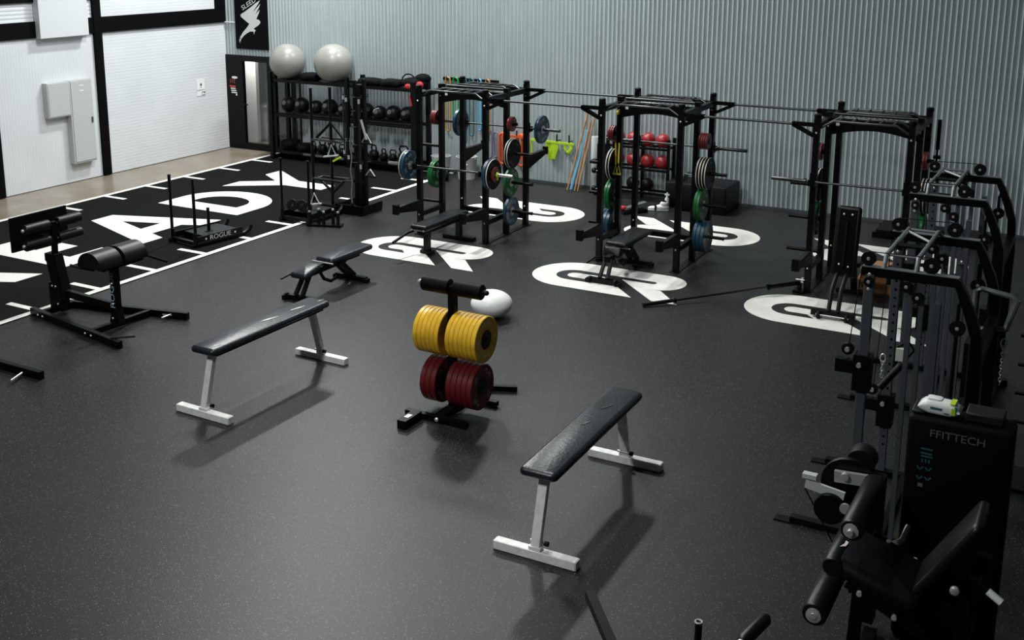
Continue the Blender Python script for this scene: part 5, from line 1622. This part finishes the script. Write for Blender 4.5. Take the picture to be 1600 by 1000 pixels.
chain(-0.60, 9.16, 1.38, 12, 'bright steel chain hanging at the back of the trainers')
chain(-1.42, 8.80, 1.22, 5, 'short steel chain hanging at the front of the nearer trainer')
m = MB(); m.path([(-0.26, 0, 0.0), (-0.05, 0, -0.03), (0.0, 0, -0.06), (-0.06, 0, -0.30), (-0.30, 0, -0.33), (-0.30, 0, -0.02)], 0.022, 8, closed=True)
tag(put('steel_hanger_frame', m.mesh('steel_hanger_frame', 'grey_pipe'), None, (-0.545, 9.27, 1.80)), 'angular grey steel hanger loop at the far right behind the trainers', 'hanger frame')

# storage rack with pegs at the far right edge
t = thing('accessory_stand', 'dark accessory stand with pegs at the right edge behind the trainers', 'equipment stand', (-0.32, 9.85, 0))
m = MB(); m.bb((-0.05, -0.05, 0), (0.05, 0.05, 1.9)); m.bb((-0.24, -0.24, 0), (0.24, 0.24, 0.03)); m.build('post', 'black_steel', t)
for z in (0.55, 0.80, 1.05, 1.30, 1.85):
    m = MB(); m.tube((0, -0.05, z), (0.22, -0.05, z), 0.017, 10); m.tube((0, -0.05, z), (-0.2, -0.05, z - 0.0), 0.017, 10); m.build('peg', 'bar_steel', t)

# ------------------------------------------------------------------ selectorised leg machine, bottom right
t = thing('leg_machine', 'black seated leg machine with round roller pads and a tall weight tower', 'exercise machine', (-0.9, 6.6, 0))
O = V((-0.9, 6.6, 0))
L = lambda x, y, z: V((x, y, z)) - O
# tower
m = MB(); m.rbox(L(-0.655, 7.19, 0.775), (0.61, 0.26, 1.55), 0.03); tw = m.build('weight_tower', 'dark_shroud', t, ang=50)
m = MB(); m.bb(L(-0.64, 7.13, 1.551), L(-0.42, 7.30, 1.61)); m.build('tower_cap', 'shroud_edge', tw, bevel=0.01)
m = MB(); m.bb(L(-0.95, 7.10, 1.551), L(-0.87, 7.30, 1.575)); m.build('tower_lip', 'shroud_edge', tw, bevel=0.01)
m = MB(); m.text('FFITTECH', 0.072, L(-0.665, 7.059, 1.455), (1, 0, 0), (0, 0, 1), 0.0015, 'CENTER', 1.05); m.build('lettering', 'print_dim', tw)
m = MB()
for k, (xa, xb, z) in enumerate(((-0.87, -0.80, 1.345), (-0.87, -0.80, 1.315), (-0.865, -0.795, 1.295))):
    m.bb(L(xa, 7.0585, z - 0.005), L(xb, 7.0575, z + 0.005))
for z in (1.265,):
    for x in (-0.855, -0.835, -0.815):
        m.bb(L(x - 0.004, 7.0585, z - 0.012), L(x + 0.004, 7.0575, z + 0.012))
for z in (1.21, 1.145):
    for x in (-0.865, -0.815):
        m.bar(L(x - 0.018, 7.058, z + 0.012), L(x, 7.058, z - 0.008), 0.0012, 0.009, (0, 0, 1)); m.bar(L(x, 7.058, z - 0.008), L(x + 0.02, 7.058, z + 0.014), 0.0012, 0.009, (0, 0, 1))
m.build('instruction_print', 'print_teal', tw)
m = MB(); m.bb(L(-0.87, 7.0585, 1.085), L(-0.84, 7.0575, 1.11)); m.build('badge', 'print_dim', tw)
# frame
m = MB()
m.bar(L(-1.10, 6.32, 0.04), L(-0.30, 6.32, 0.04), 0.08, 0.08); m.bar(L(-1.10, 6.62, 0.04), L(-0.30, 7.1, 0.04), 0.08, 0.08); m.bar(L(-1.06, 6.20, 0.04), L(-1.06, 6.95, 0.04), 0.08, 0.08)
m.build('base_frame', 'black_steel', t)
m = MB(); m.bar(L(-1.07, 6.32, 0.08), L(-1.05, 6.34, 0.72), 0.065, 0.075, (0, 1, 0)); m.build('front_leg', 'black_steel', t)
m = MB(); m.bar(L(-0.45, 6.42, 0.08), L(-0.50, 6.45, 0.85), 0.075, 0.09, (0, 1, 0)); m.build('rear_leg', 'black_steel', t)
m = MB(); m.bar(L(-1.12, 6.45, 0.66), L(-0.42, 6.45, 0.60), 0.09, 0.10); m.build('seat_beam', 'black_steel', t)
# seat with rounded front and side rails
m = MB(); m.rbox((0, 0, 0), (0.52, 0.50, 0.12), 0.06); m.xf(Matrix.Translation(L(-0.96, 6.46, 0.79)) @ Matrix.Rotation(0.30, 4, 'Y')); st_ = m.build('seat_pad', 'black_vinyl', t, ang=60)
m = MB(); m.lathe([(0, 0), (0.055, 0), (0.062, 0.01), (0.062, 0.50), (0.055, 0.51), (0, 0.51)], L(-1.19, 6.205, 0.86), (0, 1, 0), 18); m.build('seat_front_roll', 'black_vinyl', st_)
m = MB(); m.prism([(0, 0), (0.05, 0.008), (0.09, 0.0), (0.08, 0.02), (0.03, 0.025)], L(-1.185, 6.36, 0.923), (0.2, 1, 0), (1, 0, -0.2), 0.001); m.prism([(0, 0), (0.06, 0.01), (0.11, -0.005), (0.1, 0.018), (0.02, 0.022)], L(-1.175, 6.56, 0.923), (0.1, 1, 0), (1, 0, -0.1), 0.001); m.build('wear_marks', 'tape_bits', st_)
m = MB(); m.bar(L(-1.10, 6.19, 0.80), L(-0.66, 6.19, 0.60), 0.03, 0.05); m.build('seat_rail', 'black_steel', t)
for x, z in ((-1.02, 0.765), (-0.82, 0.675)):
    m = MB(); m.lathe([(0.016, 0), (0.016, 0.02), (0, 0.022)], L(x, 6.175, z), (0, -1, 0), 10); m.build('bolt', 'bolt_steel', t)
m = MB(); m.bar(L(-1.06, 6.72, 0.86), L(-0.72, 6.72, 0.70), 0.03, 0.05); m.build('seat_rail', 'black_steel', t)
for x, z in ((-0.96, 0.84), (-0.80, 0.765)):
    m = MB(); m.lathe([(0.014, 0), (0.014, 0.018), (0, 0.02)], L(x, 6.70, z), (0, -0.5, 1), 10); m.build('bolt', 'bolt_steel', t)
# back pad
ba = math.atan2(1.314 - 0.80, -0.45 + 0.76)
m = MB(); m.rbox((0.30, 0, 0.0), (0.60, 0.38, 0.06), 0.05); m.xf(Matrix.Translation(L(-0.735, 6.42, 0.80)) @ Matrix.Rotation(-ba, 4, 'Y')); m.build('back_pad', 'black_vinyl', t, ang=60)
m = MB(); m.tube(L(-0.42, 6.24, 0.95), L(-0.42, 6.60, 0.95), 0.02, 10); m.bar(L(-0.50, 6.45, 0.60), L(-0.40, 6.45, 1.05), 0.06, 0.07, (1, 0, 0)); m.build('back_support', 'black_steel', t)
m = MB(); m.lathe([(0.026, 0), (0.026, 0.018), (0.018, 0.024), (0, 0.024)], L(-0.52, 6.19, 0.93), (0, -1, 0), 12); m.build('adjust_knob', 'steel', t)
m = MB(); m.tube(L(-0.46, 6.30, 0.98), L(-0.36, 6.28, 0.925), 0.014, 10); hb = m.build('side_handle', 'black_steel', t)
m = MB(); m.tube(L(-0.36, 6.28, 0.925), L(-0.285, 6.265, 0.885), 0.022, 12); m.build('handle_grip', 'paper', hb)
# rollers
for (x, z, ya, yb, r) in ((-1.107, 1.10, 6.25, 6.93, 0.068), (-1.25, 0.60, 6.08, 6.64, 0.074)):
    m = MB(); m.lathe([(0, 0), (r - 0.008, 0), (r, 0.012), (r, yb - ya - 0.012), (r - 0.008, yb - ya), (0, yb - ya)], L(x, ya, z), (0, 1, 0), 24); ro = m.build('roller_pad', 'black_vinyl', t, ang=50)
    m = MB(); m.lathe([(0.045, 0), (0.045, 0.010), (0.02, 0.014), (0.018, 0.04 if z > 1 else 0.016), (0, 0.041 if z > 1 else 0.017)], L(x, ya, z), (0, -1, 0), 16); m.build('roller_cap', 'steel', ro)
m = MB(); m.bar(L(-1.36, 6.955, 1.08), L(-1.08, 6.955, 1.10), 0.03, 0.075); br = m.build('roller_bracket', 'steel', t)
for x in (-1.29, -1.13):
    m = MB(); m.lathe([(0.028, 0), (0.024, 0.025), (0, 0.028)], L(x, 6.94, 1.10), (0, -1, 0), 12); m.build('bolt', 'steel', br)
m = MB(); m.bar(L(-1.53, 6.90, 1.01), L(-1.28, 6.90, 0.975), 0.02, 0.06); m.bb(L(-1.55, 6.88, 1.05), L(-1.46, 6.93, 1.08)); m.build('lever_plate', 'panel_grey', t)
m = MB(); m.lathe([(0, 0), (0.18, 0), (0.185, 0.008), (0.185, 0.03), (0.18, 0.038), (0, 0.038)], L(-1.27, 6.98, 1.02), (0, 1, 0), 32); m.build('cam_disc', 'black_steel', t)
m = MB(); m.lathe([(0, 0), (0.085, 0), (0.09, 0.01), (0.09, 0.12), (0.085, 0.13), (0, 0.13)], L(-1.22, 7.03, 1.17), (0, 1, 0), 24); m.build('counterweight', 'black_rubber', t)
m = MB(); m.lathe([(0, 0), (0.10, 0), (0.105, 0.01), (0.105, 0.03), (0, 0.04)], L(-1.36, 6.86, 0.88), (0, 1, 0), 24); m.build('cam_disc', 'black_steel', t)
m = MB(); m.tube(L(-1.53, 6.89, 0.98), L(-1.30, 6.88, 0.60), 0.005, 6); m.build('cable', 'black_rubber', t)
m = MB(); m.tube(L(-1.26, 6.90, 0.90), L(-1.27, 6.86, 0.55), 0.016, 10); ln = m.build('link_rod', 'steel', t)
m = MB(); m.lathe([(0, 0), (0.035, 0), (0.035, 0.02), (0, 0.022)], L(-1.26, 6.86, 0.92), (0, -1, 0), 12); m.build('rod_end', 'steel', ln)
m = MB(); m.bar(L(-1.27, 6.85, 0.55), L(-1.25, 6.36, 0.60), 0.04, 0.06); m.build('lower_arm', 'black_steel', t)
m = MB(); m.path([L(-1.15, 6.90, 0.72), L(-1.02, 6.88, 0.70), L(-0.92, 6.95, 0.74), L(-0.90, 7.05, 0.80)], 0.020, 10); m.build('guard_rail', 'grey_pipe', t)
m = MB(); m.bb(L(-1.20, 6.98, 0.08), L(-1.06, 7.10, 1.10)); m.build('side_column', 'black_steel', t)

# pack of wipes on the tower
t = thing('wipes_pack', 'white pack of cleaning wipes lying on the black tower', 'wipes pack', (-0.79, 7.17, 1.552), -0.05)
m = MB()
n, k = 20, 9
rings = []
for i in range(k + 1):
    u_ = -1 + 2 * i / k
    hgt = 0.045 * (1 - abs(u_) ** 5) + 0.004
    wd = 0.062 + (0.008 if abs(u_) > 0.95 else 0)
    rings.append([m.bm.verts.new((0.125 * u_, wd * math.copysign(abs(math.cos(2 * PI * j / n)) ** 0.6, math.cos(2 * PI * j / n)), 0.048 + hgt * math.copysign(abs(math.sin(2 * PI * j / n)) ** 0.8, math.sin(2 * PI * j / n)))) for j in range(n)])
for a, b in zip(rings, rings[1:]):
    for j in range(n):
        m.bm.faces.new((a[j], a[(j + 1) % n], b[(j + 1) % n], b[j]))
m.bm.faces.new(rings[0][::-1]); m.bm.faces.new(rings[-1])
m.build('packet', 'plastic_white', t, ang=70)
m = MB(); m.rbox((-0.035, 0, 0.099), (0.09, 0.07, 0.008), 0.02); m.build('lid', 'shoe_white', t)
m = MB(); m.bb((0.075, -0.066, 0.03), (0.098, -0.0625, 0.075)); m.bb((0.06, -0.05, 0.0925), (0.09, 0.05, 0.0955)); m.build('green_print', 'lime_band', t)
m = MB(); m.bb((-0.05, -0.0655, 0.045), (0.02, -0.063, 0.06)); m.bb((0.03, -0.0655, 0.03), (0.06, -0.063, 0.035)); m.bb((0.092, -0.064, 0.04), (0.11, -0.060, 0.085)); m.build('dark_print', 'teal_band', t)

# ------------------------------------------------------------------ machine parts cut off by the lower edge
t = thing('press_machine', 'black machine arms and posts poking in at the lower edge', 'exercise machine', (-1.6, 4.9, 0))
O = V((-1.6, 4.9, 0))
m = MB(); m.bar(L(-2.205, 5.0, 1.03), L(-1.70, 4.42, 0.95), 0.05, 0.05); ar = m.build('lever_arm', 'black_steel', t)
m = MB(); m.bar(L(-2.2068, 5.002, 1.0303), L(-2.205, 5.0, 1.03), 0.044, 0.044); m.build('end_plug', 'steel', ar)
m = MB(); m.tube(L(-1.595, 5.0, 0.0), L(-1.595, 5.0, 1.06), 0.019, 12); po = m.build('guide_post', 'black_steel', t)
m = MB(); m.path([L(-1.595 + 0.018 * math.cos(a), 5.0 + 0.018 * math.sin(a), 1.062) for a in [2 * PI * i / 12 for i in range(12)]], 0.005, 6, closed=True); m.build('post_ring', 'steel', po)
m = MB(); m.lathe([(0, 0), (0.026, 0), (0.034, 0.02), (0.034, 0.22), (0.02, 0.24), (0, 0.24)], L(-1.33, 4.86, 1.115), (0.25, 1, 0.12), 16); m.build('hand_grip', 'black_vinyl', t)
m = MB(); m.lathe([(0, 0), (0.022, 0), (0.022, 0.02), (0, 0.024)], L(-1.33, 4.86, 1.115), (-0.25, -1, -0.12), 12); m.build('grip_cap', 'steel', t)
m = MB(); m.bar(L(-1.70, 4.42, 0.95), L(-1.25, 4.45, 0.95), 0.08, 0.08); m.bar(L(-1.30, 4.9, 1.05), L(-1.25, 4.45, 0.95), 0.05, 0.05); m.bb(L(-1.45, 4.40, 0), L(-1.37, 4.50, 0.95)); m.bb(L(-1.9, 4.3, 0), L(-1.0, 4.6, 0.06)); m.bar(L(-1.6, 5.0, 0.03), L(-1.42, 4.45, 0.03), 0.06, 0.06); m.build('machine_frame', 'black_steel', t)
